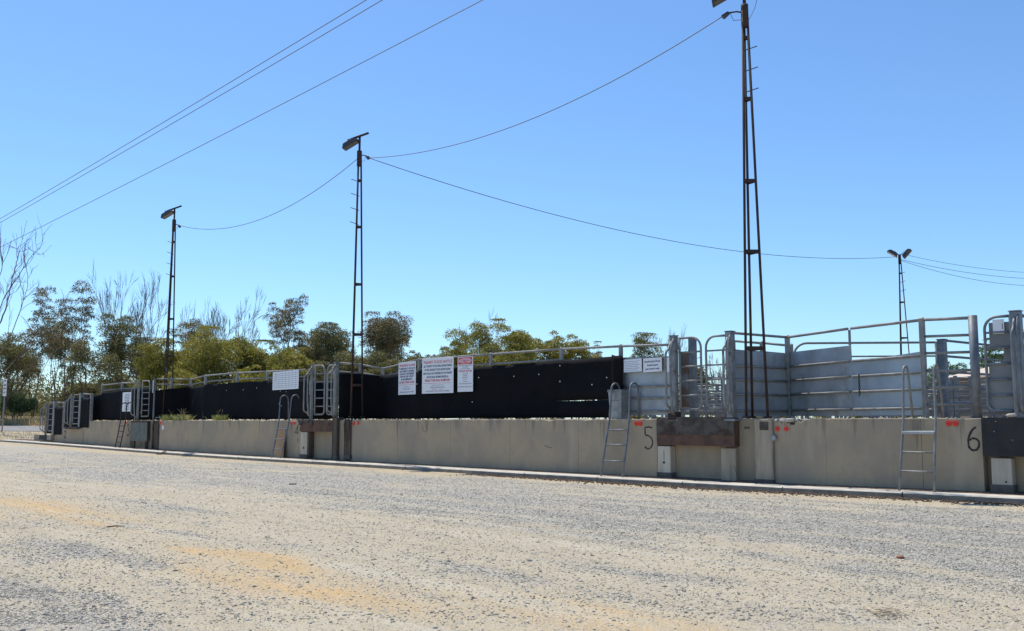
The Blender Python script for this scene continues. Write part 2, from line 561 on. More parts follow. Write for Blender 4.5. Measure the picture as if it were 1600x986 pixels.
def make_ground():
    xs = axis_points((-58, 3, .17), (-1500, 900))
    ys = axis_points((-17.5, -.6, .12), (-900, 1500))
    gx, gy = np.meshgrid(xs, ys, indexing='ij')
    z = base_z(gx, gy)
    nearm = (gx > -62) & (gx < 6) & (gy < -1) & (gy > -20)
    z = z + nearm * (.045 * (fbm(gx * .25, gy * .9, 5, 3) - .5) + .02 * (fbm(gx * 1.6, gy * 2.6, 9, 3) - .5)) * smooth(-1.0, -1.8, gy)
    n, m = gx.shape
    v = np.stack([gx, gy, z], -1).reshape(-1, 3)
    i, j = np.meshgrid(np.arange(n - 1), np.arange(m - 1), indexing='ij')
    a = (i * m + j).ravel()
    f = np.stack([a, a + m, a + m + 1, a + 1], 1)
    me = bpy.data.meshes.new('ground')
    me.vertices.add(len(v))
    me.vertices.foreach_set('co', v.ravel())
    me.loops.add(f.size)
    me.loops.foreach_set('vertex_index', f.ravel())
    me.polygons.add(len(f))
    me.polygons.foreach_set('loop_start', np.arange(0, f.size, 4))
    me.polygons.foreach_set('loop_total', np.full(len(f), 4))
    me.polygons.foreach_set('use_smooth', np.ones(len(f), bool))
    me.update()
    g, o = ground_masks(gx, gy)
    for nm, arr in (('gravel', g), ('ochre', o)):
        at = me.attributes.new(nm, 'FLOAT', 'POINT')
        at.data.foreach_set('value', arr.ravel().astype(np.float32))
    mt = bpy.data.materials.new('gravel_yard')
    mt.use_nodes = True
    t = mt.node_tree
    N, L = t.nodes, t.links
    b = N["Principled BSDF"]
    b.inputs["Roughness"].default_value = .95
    b.inputs["Specular IOR Level"].default_value = .2
    geo = N.new("ShaderNodeNewGeometry")

    def attr(nm):
        q = N.new("ShaderNodeAttribute")
        q.attribute_name = nm
        return q.outputs["Fac"]

    def noise(sc, det=5, st=(1, 1, 1), rough=.6):
        mp = N.new("ShaderNodeMapping")
        mp.inputs["Scale"].default_value = st
        L.new(geo.outputs["Position"], mp.inputs[0])
        q = N.new("ShaderNodeTexNoise")
        q.inputs["Scale"].default_value = sc
        q.inputs["Detail"].default_value = det
        q.inputs["Roughness"].default_value = rough
        L.new(mp.outputs[0], q.inputs["Vector"])
        return q.outputs[0]

    def mr(x, a, z, lo=0., hi=1.):
        q = N.new("ShaderNodeMapRange")
        q.inputs[1].default_value, q.inputs[2].default_value = a, z
        q.inputs[3].default_value, q.inputs[4].default_value = lo, hi
        L.new(x, q.inputs[0])
        return q.outputs[0]

    def mix(f, a, z, mode='MIX'):
        q = N.new("ShaderNodeMix")
        q.data_type = 'RGBA'
        q.blend_type = mode
        for k, s_ in ((0, f), (6, a), (7, z)):
            if isinstance(s_, (int, float)):
                q.inputs[k].default_value = s_
            elif isinstance(s_, tuple):
                q.inputs[k].default_value = (*s_, 1)
            else:
                L.new(s_, q.inputs[k])
        return q.outputs[2]

    def math_(op, a, z):
        q = N.new("ShaderNodeMath")
        q.operation = op
        for k, s_ in ((0, a), (1, z)):
            if isinstance(s_, (int, float)):
                q.inputs[k].default_value = s_
            else:
                L.new(s_, q.inputs[k])
        return q.outputs[0]
    tan = mix(mr(noise(1.3, 6, (.35, 1.3, 1)), .35, .65), (.485, .405, .268), (.565, .48, .325))
    tan = mix(mr(noise(22, 4), .45, .7, 0, .45), tan, (.39, .33, .21))
    och = mix(mr(noise(2.5, 5, (.3, 1.6, 1)), .35, .65), (.68, .42, .15), (.56, .375, .15))
    vor = N.new("ShaderNodeTexVoronoi")
    vor.inputs["Scale"].default_value = 78
    L.new(geo.outputs["Position"], vor.inputs["Vector"])
    sep = N.new("ShaderNodeSeparateColor")
    L.new(vor.outputs["Color"], sep.inputs[0])
    st = mix(sep.outputs[0], (.30, .285, .255), (.68, .65, .575))
    st = mix(mr(noise(1.1, 4, (.4, 1.2, 1)), .3, .7), st, mix(.6, st, (.47, .45, .395)))
    gm = attr('gravel')
    edge = math_('ADD', gm, math_('MULTIPLY', math_('SUBTRACT', sep.outputs[1], .5), 1.2))
    gmask = mr(edge, .05, .95)
    col = mix(math_('MULTIPLY', attr('ochre'), .85), tan, och)
    col = mix(gmask, col, st)
    # grit everywhere
    v2 = N.new("ShaderNodeTexVoronoi")
    v2.inputs["Scale"].default_value = 120
    L.new(geo.outputs["Position"], v2.inputs["Vector"])
    s2 = N.new("ShaderNodeSeparateColor")
    L.new(v2.outputs["Color"], s2.inputs[0])
    col = mix(mr(s2.outputs[0], .8, .95, 0, .55), col, (.24, .215, .18))
    col = mix(mr(s2.outputs[1], .86, .97, 0, .5), col, (.68, .63, .54))
    v3 = N.new("ShaderNodeTexVoronoi")
    v3.inputs["Scale"].default_value = 34
    L.new(geo.outputs["Position"], v3.inputs["Vector"])
    s3 = N.new("ShaderNodeSeparateColor")
    L.new(v3.outputs["Color"], s3.inputs[0])
    gk = math_('ADD', math_('MULTIPLY', gmask, .65), .35)
    col = mix(math_('MULTIPLY', mr(s3.outputs[0], .80, .97, 0, .55), gk), col, (.17, .16, .145))
    col = mix(math_('MULTIPLY', mr(s3.outputs[1], .84, .98, 0, .6), gk), col, (.74, .695, .575))
    # faint wheel tracks along the wall
    tr = noise(1.0, 4, (.06, 3.2, 1))
    col = mix(mr(tr, .55, .66, 0, .30), col, (.62, .59, .49))
    col = mix(mr(tr, .44, .34, 0, .16), col, (.25, .23, .19))
    L.new(col, b.inputs["Base Color"])
    h = math_('MULTIPLY', mr(vor.outputs["Distance"], 0, .6, 1, 0), math_('ADD', math_('MULTIPLY', gmask, .9), .12))
    h = math_('ADD', h, math_('MULTIPLY', noise(9, 6), .8))
    h = math_('ADD', h, math_('MULTIPLY', mr(v2.outputs["Distance"], 0, .6, 1, 0), .3))
    bp = N.new("ShaderNodeBump")
    bp.inputs["Strength"].default_value = .75
    bp.inputs["Distance"].default_value = .022
    L.new(h, bp.inputs["Height"])
    L.new(bp.outputs[0], b.inputs["Normal"])
    me.materials.append(mt)
    o = link('ground', me)
    tag(o, 'pale gravel and tan dirt truck yard in front of the loading wall', kind='structure')


make_ground()


def np_mesh(name, v, f, m, parent=None, smooth_=False):
    """v (n,3), f (m,k) uniform faces"""
    me = bpy.data.meshes.new(name)
    k = f.shape[1]
    me.vertices.add(len(v))
    me.vertices.foreach_set('co', np.ascontiguousarray(v, dtype=np.float32).ravel())
    me.loops.add(f.size)
    me.loops.foreach_set('vertex_index', np.ascontiguousarray(f, dtype=np.int32).ravel())
    me.polygons.add(len(f))
    me.polygons.foreach_set('loop_start', np.arange(0, f.size, k, dtype=np.int32))
    me.polygons.foreach_set('loop_total', np.full(len(f), k, dtype=np.int32))
    if smooth_:
        me.polygons.foreach_set('use_smooth', np.ones(len(f), bool))
    me.materials.append(m)
    me.update()
    me.validate()
    return link(name, me, parent)


PHI = (1 + 5 ** .5) / 2
ICO_V = np.array([(-1, PHI, 0), (1, PHI, 0), (-1, -PHI, 0), (1, -PHI, 0), (0, -1, PHI), (0, 1, PHI), (0, -1, -PHI), (0, 1, -PHI), (PHI, 0, -1), (PHI, 0, 1), (-PHI, 0, -1), (-PHI, 0, 1)], float) / 1.9
ICO_F = np.array([(0, 11, 5), (0, 5, 1), (0, 1, 7), (0, 7, 10), (0, 10, 11), (1, 5, 9), (5, 11, 4), (11, 10, 2), (10, 7, 6), (7, 1, 8), (3, 9, 4), (3, 4, 2), (3, 2, 6), (3, 6, 8), (3, 8, 9), (4, 9, 5), (2, 4, 11), (6, 2, 10), (8, 6, 7), (9, 8, 1)])
OCT_V = np.array([(1, 0, 0), (-1, 0, 0), (0, 1, 0), (0, -1, 0), (0, 0, 1), (0, 0, -1)], float)
OCT_F = np.array([(0, 2, 4), (2, 1, 4), (1, 3, 4), (3, 0, 4), (2, 0, 5), (1, 2, 5), (3, 1, 5), (0, 3, 5)])


def rocks(pos, size, V, Fc, rng, flat=.65):
    n = len(pos)
    k = len(V)
    ang = rng.random(n) * 6.283
    c, s = np.cos(ang), np.sin(ang)
    v = np.repeat(V[None], n, 0) * (1 + .55 * (rng.random((n, k, 1)) - .5))
    sx, sy = .75 + .6 * rng.random(n), .65 + .5 * rng.random(n)
    v = v * np.stack([sx, sy, flat * (.7 + .6 * rng.random(n))], -1)[:, None, :]
    x = v[..., 0] * c[:, None] - v[..., 1] * s[:, None]
    y = v[..., 0] * s[:, None] + v[..., 1] * c[:, None]
    v = np.stack([x, y, v[..., 2]], -1) * size[:, None, None] + pos[:, None, :]
    f = (Fc[None] + (np.arange(n) * k)[:, None, None]).reshape(-1, 3)
    return v.reshape(-1, 3), f


def ground_surface(x, y):
    z = base_z(x, y)
    return z + (.045 * (fbm(x * .25, y * .9, 5, 3) - .5) + .02 * (fbm(x * 1.6, y * 2.6, 9, 3) - .5)) * smooth(-1.0, -1.8, y)


def stonemat():
    m = bpy.data.materials.new('loose_stone')
    m.use_nodes = True
    t = m.node_tree
    N, L = t.nodes, t.links
    b = N["Principled BSDF"]
    b.inputs["Roughness"].default_value = .95
    b.inputs["Specular IOR Level"].default_value = .2
    g = N.new("ShaderNodeNewGeometry")
    cr = N.new("ShaderNodeValToRGB")
    e = cr.color_ramp.elements
    e[0].position, e[0].color = 0, (.23, .215, .19, 1)
    e[1].position, e[1].color = 1, (.74, .695, .59, 1)
    for p, c in ((.35, (.40, .37, .31, 1)), (.6, (.52, .46, .33, 1)), (.8, (.43, .405, .345, 1))):
        k = e.new(p)
        k.color = c
    L.new(g.outputs["Random Per Island"], cr.inputs[0])
    L.new(cr.outputs[0], b.inputs["Base Color"])
    return m


def make_stones():
    rng = NR
    sm = stonemat()
    for V, Fc, n, s0, s1, dmin, dmax in ((ICO_V, ICO_F, 20000, .005, .0165, 5, 20), (OCT_V, OCT_F, 150000, .003, .0072, 5, 16), (OCT_V, OCT_F, 230000, .0055, .0125, 7, 40)):
        d = dmin * (dmax / dmin) ** rng.random(n)
        lat = (rng.random(n) * 2 - 1) * .58 * d
        x = CAM.x - math.sin(YAW) * d + math.cos(YAW) * lat
        y = CAM.y + math.cos(YAW) * d + math.sin(YAW) * lat
        ok = y < -.95
        x, y, d = x[ok], y[ok], d[ok]
        g, o = ground_masks(x, y)
        ok = rng.random(len(x)) < np.clip(.17 + .8 * g ** 1.3, 0, 1) * (1 - .6 * o)
        x, y, d = x[ok], y[ok], d[ok]
        size = s0 + (s1 - s0) * rng.random(len(x)) ** 2.4
        size = size * (1 + .012 * d)
        big = rng.random(len(x)) < .012
        size = np.where(big, size * 1.7, size)
        z = ground_surface(x, y) + size * .18
        v, f = rocks(np.stack([x, y, z], 1), size, V, Fc, rng)
        ob = np_mesh('loose_stones', v, f, sm)
        tag(ob, 'loose grey crushed stones scattered over the truck yard', 'gravel', kind='stuff')


make_stones()

# kerb: precast lengths laid end to end
kerb = thing('kerb', 'long low concrete kerb along the foot of the loading wall', None)
kerb['kind'] = 'structure'
KX = list(np.arange(-57.5, 27, 2.38))
for a, b_ in zip(KX[:-1], KX[1:]):
    a2, b2 = a + .012, b_ - .012
    mb = MB()
    za, zb = gz(a2, -.7), gz(b2, -.7)
    j = R.uniform(-.006, .006)
    prof = [(-.80, -.12), (-.79, .085), (-.765, .105), (-.34, .108), (-.325, .097), (-.325, -.12)]
    vs = [(a2, y + j, z + za + R.uniform(-.003, .003)) for y, z in prof] + [(b2, y + j, z + zb + R.uniform(-.003, .003)) for y, z in prof]
    n = len(prof)
    fs = [(k, k + n, (k + 1) % n + n, (k + 1) % n) for k in range(n)] + [tuple(range(n)), tuple(range(2 * n - 1, n - 1, -1))]
    mb.add(vs, fs)
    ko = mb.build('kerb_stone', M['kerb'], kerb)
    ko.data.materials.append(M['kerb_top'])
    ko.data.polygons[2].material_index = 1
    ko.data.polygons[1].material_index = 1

# strip of soil between kerb and wall
mb = MB()
xs = np.arange(-57.5, 27, .5)
for a, b_ in zip(xs[:-1], xs[1:]):
    za, zb = gz(a, -.4) + .098, gz(b_, -.4) + .098
    mb.add([(a, -.325, za), (b_, -.325, zb), (b_, .3, zb + .05), (a, .3, za + .05)], [(0, 1, 2, 3)])
tag(mb.build('soil_strip', M['soil'], None), 'narrow strip of soil between kerb and wall', kind='structure')
# ------------------------------------------------------------------ deck behind the wall
XL3 = P(130, 670).x
mb = MB()
xs = [XL3, -30, -20, -10, 0, 10, 26]
for a, b_ in zip(xs[:-1], xs[1:]):
    for y0, y1 in ((.24, 3), (3, 30), (30, 62)):
        mb.add([(a, y0, wall_top(a) - .03), (b_, y0, wall_top(b_) - .03), (b_, y1, wall_top(b_) - .03), (a, y1, wall_top(a) - .03)], [(0, 1, 2, 3)])
mb.add([(XL3, .24, -.2), (XL3, 62, -.2), (XL3, 62, wall_top(XL3) - .03), (XL3, .24, wall_top(XL3) - .03)], [(0, 3, 2, 1)])
tag(mb.build('yard_deck', M['deck'], None), 'raised dirt floor of the stock yards level with the wall top', kind='structure')

# ------------------------------------------------------------------ loading wall
wall = thing('retaining_wall', 'long grey concrete loading wall with painted bay numbers', 'wall')


def panel(x0, x1, tops=None, y0=0.0, y1=.24, m='conc', name='wall_panel', zt=None, gap=.004, parent=None, lip=.012):
    x0, x1 = x0 + gap, x1 - gap
    if tops is None:
        n = max(2, int((x1 - x0) / .22))
        tops = []
        for k in range(n + 1):
            x = x0 + (x1 - x0) * k / n
            z = (wall_top(x) if zt is None else zt)
            tops.append((x, z - abs(R.gauss(0, .006)) - (.035 * R.random() if R.random() < .07 else 0)))
    zb = gz((x0 + x1) / 2, -.4) - .05
    fr = [(x0, zb)] + tops + [(x1, zb)]
    n = len(fr)
    vs = [(x, y0, z) for x, z in fr]
    # worn arris: the top edge is set back a little
    vs += [(x, y0 + (lip if 0 < i < n - 1 else 0), z + (lip * .9 if 0 < i < n - 1 else 0)) for i, (x, z) in enumerate(fr)]
    vs += [(x, y1, z + (lip * .9 if 0 < i < n - 1 else 0)) for i, (x, z) in enumerate(fr)]
    fs = []
    for i in range(1, n - 2):                   # front as vertical strips
        x, z = fr[i]
        x2, z2 = fr[i + 1]
    mb_ = MB()
    base = [(x, zb) for x, z in tops]
    m_ = len(tops)
    V = [(x, y0, zb) for x, z in tops] + [(x, y0, z - lip) for x, z in tops] + [(x, y0 + lip, z) for x, z in tops] + [(x, y1, z) for x, z in tops] + [(x, y1, zb) for x, z in tops]
    F = []
    for r in range(4):
        for i in range(m_ - 1):
            F.append((r * m_ + i, r * m_ + i + 1, (r + 1) * m_ + i + 1, (r + 1) * m_ + i))
    F.append((0, m_, 2 * m_, 3 * m_, 4 * m_))
    F.append((m_ - 1, 5 * m_ - 1, 4 * m_ - 1, 3 * m_ - 1, 2 * m_ - 1))
    mb_.add(V, F)
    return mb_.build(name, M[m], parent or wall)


def run(pa, pb, n, py=690):
    a, b_ = P(pa, py).x, P(pb, py).x
    for k in range(n):
        panel(a + (b_ - a) * k / n, a + (b_ - a) * (k + 1) / n)


z1, z2 = P(70, 679).z, P(109, 668.5).z
xa, xb, xc = P(53, 683).x, P(88, 680).x, P(130, 675).x
panel(xa, xb, zt=z1, y1=2.2)
panel(xb, P(106, 680).x, zt=z2, y1=2.2)
panel(P(106, 680).x, xc, zt=z2, y1=2.2)
run(130, 203, 2)
run(247, 470, 4)
run(548, 1027, 5)
# panel right of bay five has its top corner broken away
xd, xe = P(1210, 700).x, P(1290, 700).x
tops = []
k = 0
for px in np.linspace(1210, 1290, 34):
    x = P(float(px), 690).x
    dip = 0
    if px < 1266:
        dip = .03 + .10 * math.sin(min(1, max(0, (px - 1206) / 58)) * math.pi) ** .8 * R.uniform(.35, 1.1)
    tops.append((x, wall_top(x) - dip))
panel(xd, xe, tops=tops, lip=.004)
run(1290, 1440, 1)
run(1440, 1535, 1)
# recessed bays and piers
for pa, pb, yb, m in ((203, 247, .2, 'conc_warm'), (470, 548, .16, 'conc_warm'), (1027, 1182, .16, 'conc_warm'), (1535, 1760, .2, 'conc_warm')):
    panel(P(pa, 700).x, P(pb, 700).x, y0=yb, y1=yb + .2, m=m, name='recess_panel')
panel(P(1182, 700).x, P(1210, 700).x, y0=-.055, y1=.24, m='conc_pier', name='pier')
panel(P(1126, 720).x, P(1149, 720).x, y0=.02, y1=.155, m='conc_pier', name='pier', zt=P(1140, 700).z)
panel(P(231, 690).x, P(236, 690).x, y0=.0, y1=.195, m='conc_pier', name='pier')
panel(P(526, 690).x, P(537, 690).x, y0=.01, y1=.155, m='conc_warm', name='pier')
xw = P(1760, 700).x
for k in range(10):
    panel(xw + (25.5 - xw) * k / 10, xw + (25.5 - xw) * (k + 1) / 10)
# dark foot blocks and cap patch
for pa, pb, p0, p1, yy in ((1181, 1212, 748, 756, -.075),):
    a, b_ = P(pa, p1), P(pb, p1)
    MB().box((a.x, yy, a.z - .08), (b_.x, yy + .2, P(pa, p0).z), .01).build('foot_block', M['conc_dark'], wall)
a, b_ = P(1189, 659), P(1203, 672)
MB().box((a.x, -.066, b_.z), (b_.x, -.05, a.z), .003).build('patch_plate', M['beam_grey'], wall)
# rubble along the broken edge
rp, rs = [], []
for k in range(110):
    px = R.uniform(1176, 1268)
    x = P(px, 660).x
    hump = math.sin(min(1, max(0.05, (px - 1176) / 92)) * math.pi)
    rp.append((x, R.uniform(.03, .34), wall_top(x) - .035 - .05 * R.random() * hump))
    rs.append(R.uniform(.02, .07) * (.6 + .6 * hump))
v, f = rocks(np.array(rp), np.array(rs), ICO_V, ICO_F, NR, .55)
tag(np_mesh('broken_edge', v, f, M['conc_break'], wall), kind='stuff')


def stroke(pts, wd, y, m, parent, name):
    """a brushed line on the plane y: flat band following pts (px,py)"""
    p3 = [P(px, py, y) for px, py in pts]
    L_, Rr = [], []
    for i, p in enumerate(p3):
        t = (p3[min(i + 1, len(p3) - 1)] - p3[max(i - 1, 0)]).normalized()
        nrm = Vector((-t.z, 0, t.x))
        ww = wd * R.uniform(.8, 1.15)
        L_.append(p + nrm * ww)
        Rr.append(p - nrm * ww)
    n = len(p3)
    vs = L_ + Rr
    fs = [(i, i + 1, n + i + 1, n + i) for i in range(n - 1)]
    vs2 = vs + [v_ + Vector((0, .003, 0)) for v_ in vs]
    fs2 = [tuple(reversed(f_)) for f_ in fs]
    k = 2 * n
    fs2 += [(i, i + 1, i + 1 + k, i + k) for i in range(n - 1)] + [(n + i + 1, n + i, n + i + k, n + i + 1 + k) for i in range(n - 1)]
    return MB().add(vs2, fs2).build(name, M[m], parent)


def curve_pts(pts, n=5):
    out = []
    P_ = [Vector((*p, 0)) for p in pts]
    P_ = [P_[0] * 2 - P_[1]] + P_ + [P_[-1] * 2 - P_[-2]]
    for i in range(1, len(P_) - 2):
        for k in range(n):
            t = k / n
            a, b_, c, d = P_[i - 1:i + 3]
            q = .5 * ((2 * b_) + (c - a) * t + (2 * a - 5 * b_ + 4 * c - d) * t * t + (3 * b_ - a - 3 * c + d) * t ** 3)
            out.append((q.x, q.y))
    out.append((P_[-2].x, P_[-2].y))
    return out


def number(strokes, wd, lab):
    vs = None
    for s_ in strokes:
        o = stroke(s_, wd, -.0045, 'paint', wall, 'painted_number')
        o['label'] = lab


five = [[(1019, 668.5), (1013, 667), (1007, 668.5)], [(1007.5, 669), (1008, 677), (1008.5, 680)], curve_pts([(1008.5, 680), (1013, 681), (1018, 685), (1019.5, 692), (1017, 699), (1012, 701.5), (1007.5, 698)])]
number(five, .016, 'painted black numeral 5')
six = [curve_pts([(1525, 667), (1519, 672), (1514.5, 681), (1513, 690), (1514.5, 699), (1520, 703.5), (1526, 702.5), (1529.5, 697), (1529, 690), (1525, 686), (1519.5, 685), (1515, 688)])]
number(six, .018, 'painted black numeral 6')
four = [[(466, 664), (464, 669), (461.5, 676)], [(461, 676), (466, 676.5)], [(465.5, 664.5), (465.2, 679)]]
number(four, .016, 'painted black numeral 4')
number([[(465.3, 684), (465, 691)]], .013, 'short black painted tick under the numeral 4')
three = [curve_pts([(198.5, 664.5), (201, 664), (202, 667), (200.3, 671), (202, 674), (201.8, 678.5), (199, 680.5), (197.8, 679)])]
number(three, .022, 'painted black numeral 3')
two = [curve_pts([(100.4, 675), (102.2, 673), (103, 676), (101.4, 681), (100.3, 684)]), [(100.3, 684), (103.3, 683.5)]]
number(two, .025, 'painted black numeral 2')
number([curve_pts([(1163, 668), (1165, 666.5), (1167, 668.5), (1169.5, 667), (1171, 668.5), (1169, 670), (1166.5, 668), (1164.5, 670), (1163, 668)])], .008, 'small black looped paint mark')
# a few spatters and scuffs
for pts in ([(851, 696), (858, 699), (863, 700)], [(660, 664), (661, 673), (664, 675), (667, 672), (667, 664)], [(1152, 742), (1149, 735), (1147, 728)]):
    stroke(pts, .006, -.0045 if pts[0][0] != 1152 else .016, 'conc_dark', wall, 'scuff')


def disc(c, r, nrm_y, depth, name, m, parent, seg=14, dome=0.0):
    vs, fs = [], []
    for k in range(seg):
        q = 2 * math.pi * k / seg
        vs.append((c.x + r * math.cos(q), c.y, c.z + r * math.sin(q)))
    for k in range(seg):
        q = 2 * math.pi * k / seg
        vs.append((c.x + r * .9 * math.cos(q), c.y - depth, c.z + r * .9 * math.sin(q)))
    vs.append((c.x, c.y - depth - dome, c.z))
    for k in range(seg):
        j = (k + 1) % seg
        fs.append((k, j, seg + j, seg + k))
        fs.append((seg + k, seg + j, 2 * seg))
    return MB().add(vs, fs).build(name, M[m], parent)


for px, py, r in ((1214.8, 670, .052), (1228.5, 670, .052), (1482.5, 661.5, .055), (1493, 661.5, .055), (994.5, 661.8, .06), (1000.5, 661.8, .06),
                  (455.5, 661, .06), (460, 661, .06), (553, 661.8, .06), (559.5, 661, .06), (197.5, 659.8, .06), (250, 660.5, .09)):
    c = P(px, py, -.0035)
    o = disc(c, r, -1, .018, 'reflector', 'red', wall, 14, .006)
    disc(c + Vector((0, -.0245, 0)), r * .2, -1, .006, 'bolt', 'red_edge', o, 6)
c = P(1208.5, 684, -.0585)
disc(c, .072, -1, .006, 'round_tag', 'sheet_stain', wall, 16)
c = P(1208.5, 684, -.066)
disc(c, .05, -1, .003, 'round_tag', 'sheet', wall, 16)
c = P(254.5, 668, -.003)
disc(c, .10, -1, .004, 'paint_mark', 'white', wall, 7)

# ------------------------------------------------------------------ dock buffers
def slab(name, label, cat, pa, pb, pt, pbm, y0, y1, m, bev=.012, group=None):
    a, b_ = P(pa, (pt + pbm) / 2, y0), P(pb, (pt + pbm) / 2, y0)
    zt, zb = P((pa + pb) / 2, pt, y0).z, P((pa + pb) / 2, pbm, y0).z
    o = thing(name, label, cat, group, (a.x, (y0 + y1) / 2, zb))
    w_, h_ = b_.x - a.x, zt - zb
    # slightly dented face
    mb_ = MB()
    nx = max(4, int(w_ / .12))
    nz = 5
    vs = []
    for j in range(nz + 1):
        for i in range(nx + 1):
            e = R.uniform(-.012, .012) if 0 < j < nz else R.uniform(-.004, .004)
            vs.append((w_ * i / nx, y0 - (y0 + y1) / 2 + e, h_ * j / nz))
    n1 = len(vs)
    vs += [(x, y1 - (y0 + y1) / 2, z) for x, y, z in vs[:n1]]
    fs = []
    W = nx + 1
    for j in range(nz):
        for i in range(nx):
            q = (j * W + i, j * W + i + 1, (j + 1) * W + i + 1, (j + 1) * W + i)
            fs.append(q)
            fs.append(tuple(n1 + t for t in reversed(q)))
    for i in range(nx):
        fs.append((i + 1, i, n1 + i, n1 + i + 1))
        t = nz * W
        fs.append((t + i, t + i + 1, n1 + t + i + 1, n1 + t + i))
    for j in range(nz):
        fs.append((j * W, (j + 1) * W, n1 + (j + 1) * W, n1 + j * W))
        t = nx
        fs.append(((j + 1) * W + t, j * W + t, n1 + j * W + t, n1 + (j + 1) * W + t))
    mb_.add(vs, fs)
    mb_.build('buffer_face', M[m], o)
    return o, Vector((a.x, (y0 + y1) / 2, zb)), w_, h_


o, p0, w_, h_ = slab('dock_buffer', 'wide rusty steel buffer beam on the wall right of the painted 5', 'dock buffer', 1026.5, 1147, 653, 696.5, -.055, .15, 'beam')
# thick cake of dirty concrete over the upper two thirds, bolts below
mb = MB()
n = 26
vs, fs = [], []
for i in range(n + 1):
    x = w_ * i / n
    zb = h_ * (.36 + .03 * R.uniform(-1, 1))
    vs += [(x, -.10, zb), (x, -.116 + R.uniform(-.004, .004), zb + .02), (x, -.118 + R.uniform(-.006, .006), h_ * .75), (x, -.108, h_ + R.uniform(.0, .03)), (x, .1, h_ + .02)]
for i in range(n):
    for k in range(4):
        fs.append((i * 5 + k, i * 5 + 5 + k, i * 5 + 6 + k, i * 5 + k + 1))
mb.add(vs, fs)
mb.build('caked_face', M['beam_grey'], o)


def post_block(name, label, cat, pa, pb, pt, pbm, y0, y1, m, foot=None, rotm=None):
    a, b_ = P(pa, (pt + pbm) / 2, y0), P(pb, (pt + pbm) / 2, y0)
    zt, zb = P(pa, pt, y0).z, P(pa, pbm, y0).z
    t = thing(name, label, cat, None, (a.x, y0, zb))
    MB().box((0, 0, 0), (b_.x - a.x, y1 - y0, zt - zb), .008).build('timber', M[m], t)
    if foot:
        MB().box((-.025, -.02, -.12), (b_.x - a.x + .03, y1 - y0, foot), .012).build('foot', M['conc_dark'], t)
    return t, b_.x - a.x, zt - zb


t, w_, h_ = post_block('buffer_post', 'white painted timber post under the left end of the rusty buffer beside 5', 'post', 1027.5, 1047.5, 696.8, 739, -.035, .155, 'timber_w', .02)
disc(Vector((w_ * .5, -.003, h_ * .40)), .03, -1, .012, 'bolt', 'rust', t, 8)
MB().box((w_ * .49, -.003, h_ * .5), (w_ * .53, .0, h_ * .85)).build('rust_run', M['rust'], t)
t, w_, h_ = post_block('buffer_post', 'grey white timber post standing under the black rubber buffer beside 6', 'post', 1549, 1581, 715.5, 758.5, -.045, .15, 'timber_g', .02)
disc(Vector((w_ * .7, -.003, h_ * .15)), .018, -1, .01, 'bolt', 'rust', t, 8)
o, p0, w_, h_ = slab('dock_buffer', 'black rubber buffer sheet right of the painted 6', 'dock buffer', 1535, 1720, 652.5, 714.5, -.10, .15, 'rubber')
for fx, fz in ((.11, .64), (.27, .42), (.13, .9)):
    disc(Vector((w_ * fx, -.13, h_ * fz)), .014, -1, .008, 'bolt', 'galv', o, 6)
# loose flat stone on top of it
v, f = rocks(np.array([P(1583, 648.5, .0)]), np.array([.13]), ICO_V, ICO_F, NR, .25)
tag(np_mesh('concrete_lump', v, f, M['conc_break']), 'flat pale concrete lump lying on top of the black rubber buffer', 'rubble')
o, p0, w_, h_ = slab('dock_buffer', 'short rusty battered buffer beam on the wall right of the painted 4', 'dock buffer', 468.5, 519, 656.5, 674.5, -.10, .15, 'beam')
mb = MB()
for k in range(8):
    x = w_ * R.random()
    mb.obox((x, -.12 + R.uniform(-.02, .02), h_ * R.uniform(.6, 1.0)), (.09, 0, R.uniform(-.02, .02)), (0, .04, 0), (0, 0, .05))
tag(mb.build('caked_face', M['beam_grey'], o), kind='stuff')
t, w_, h_ = post_block('buffer_post', 'white painted timber post under the left end of the buffer beside 4', 'post', 469.5, 479, 675, 711, -.09, .155, 'timber_w', .03)
disc(Vector((w_ * .55, -.003, h_ * .32)), .04, -1, .012, 'bolt', 'rust', t, 8)
t, w_, h_ = post_block('buffer_post', 'rotted brown timber stub right behind the white post beside 4', 'post', 479.5, 482.5, 675, 713, -.05, .155, 'timber_rot')
t, w_, h_ = post_block('bay_post', 'dark brown timber post at the right side of the bay beside the middle tower', 'post', 518.5, 526, 652, 713, -.10, .155, 'timber_rot', .02)
t, w_, h_ = post_block('bay_post', 'ragged brown timber post with hanging strips below the middle tower', 'post', 538.5, 547, 656, 712, -.06, .155, 'timber_rot', .03)
for k in range(7):
    x = w_ * (k + .5) / 7
    z = h_ * R.uniform(.2, .7)
    MB().tube([(x - .06 * (k - 3) * .4, -.01, h_ + .02), (x, -.05, h_ * .9), (x + R.uniform(-.04, .04), -.03, z)], .022, 5, r2=.008).build('hanging_strip', M['timber_rot'], t)
t, w_, h_ = post_block('bay_post', 'grey timber post with a bent pipe at the right side of the green plate bay', 'post', 241, 247, 657, 701, -.05, .19, 'timber_rot')
MB().tube([(0, -.05, 0), (0, -.06, h_ * .8)] + arc((.12, -.06, h_ * .8), (-.12, 0, 0), (0, 0, .16), 6) , .03, 6).build('pipe', M['mast'], t)
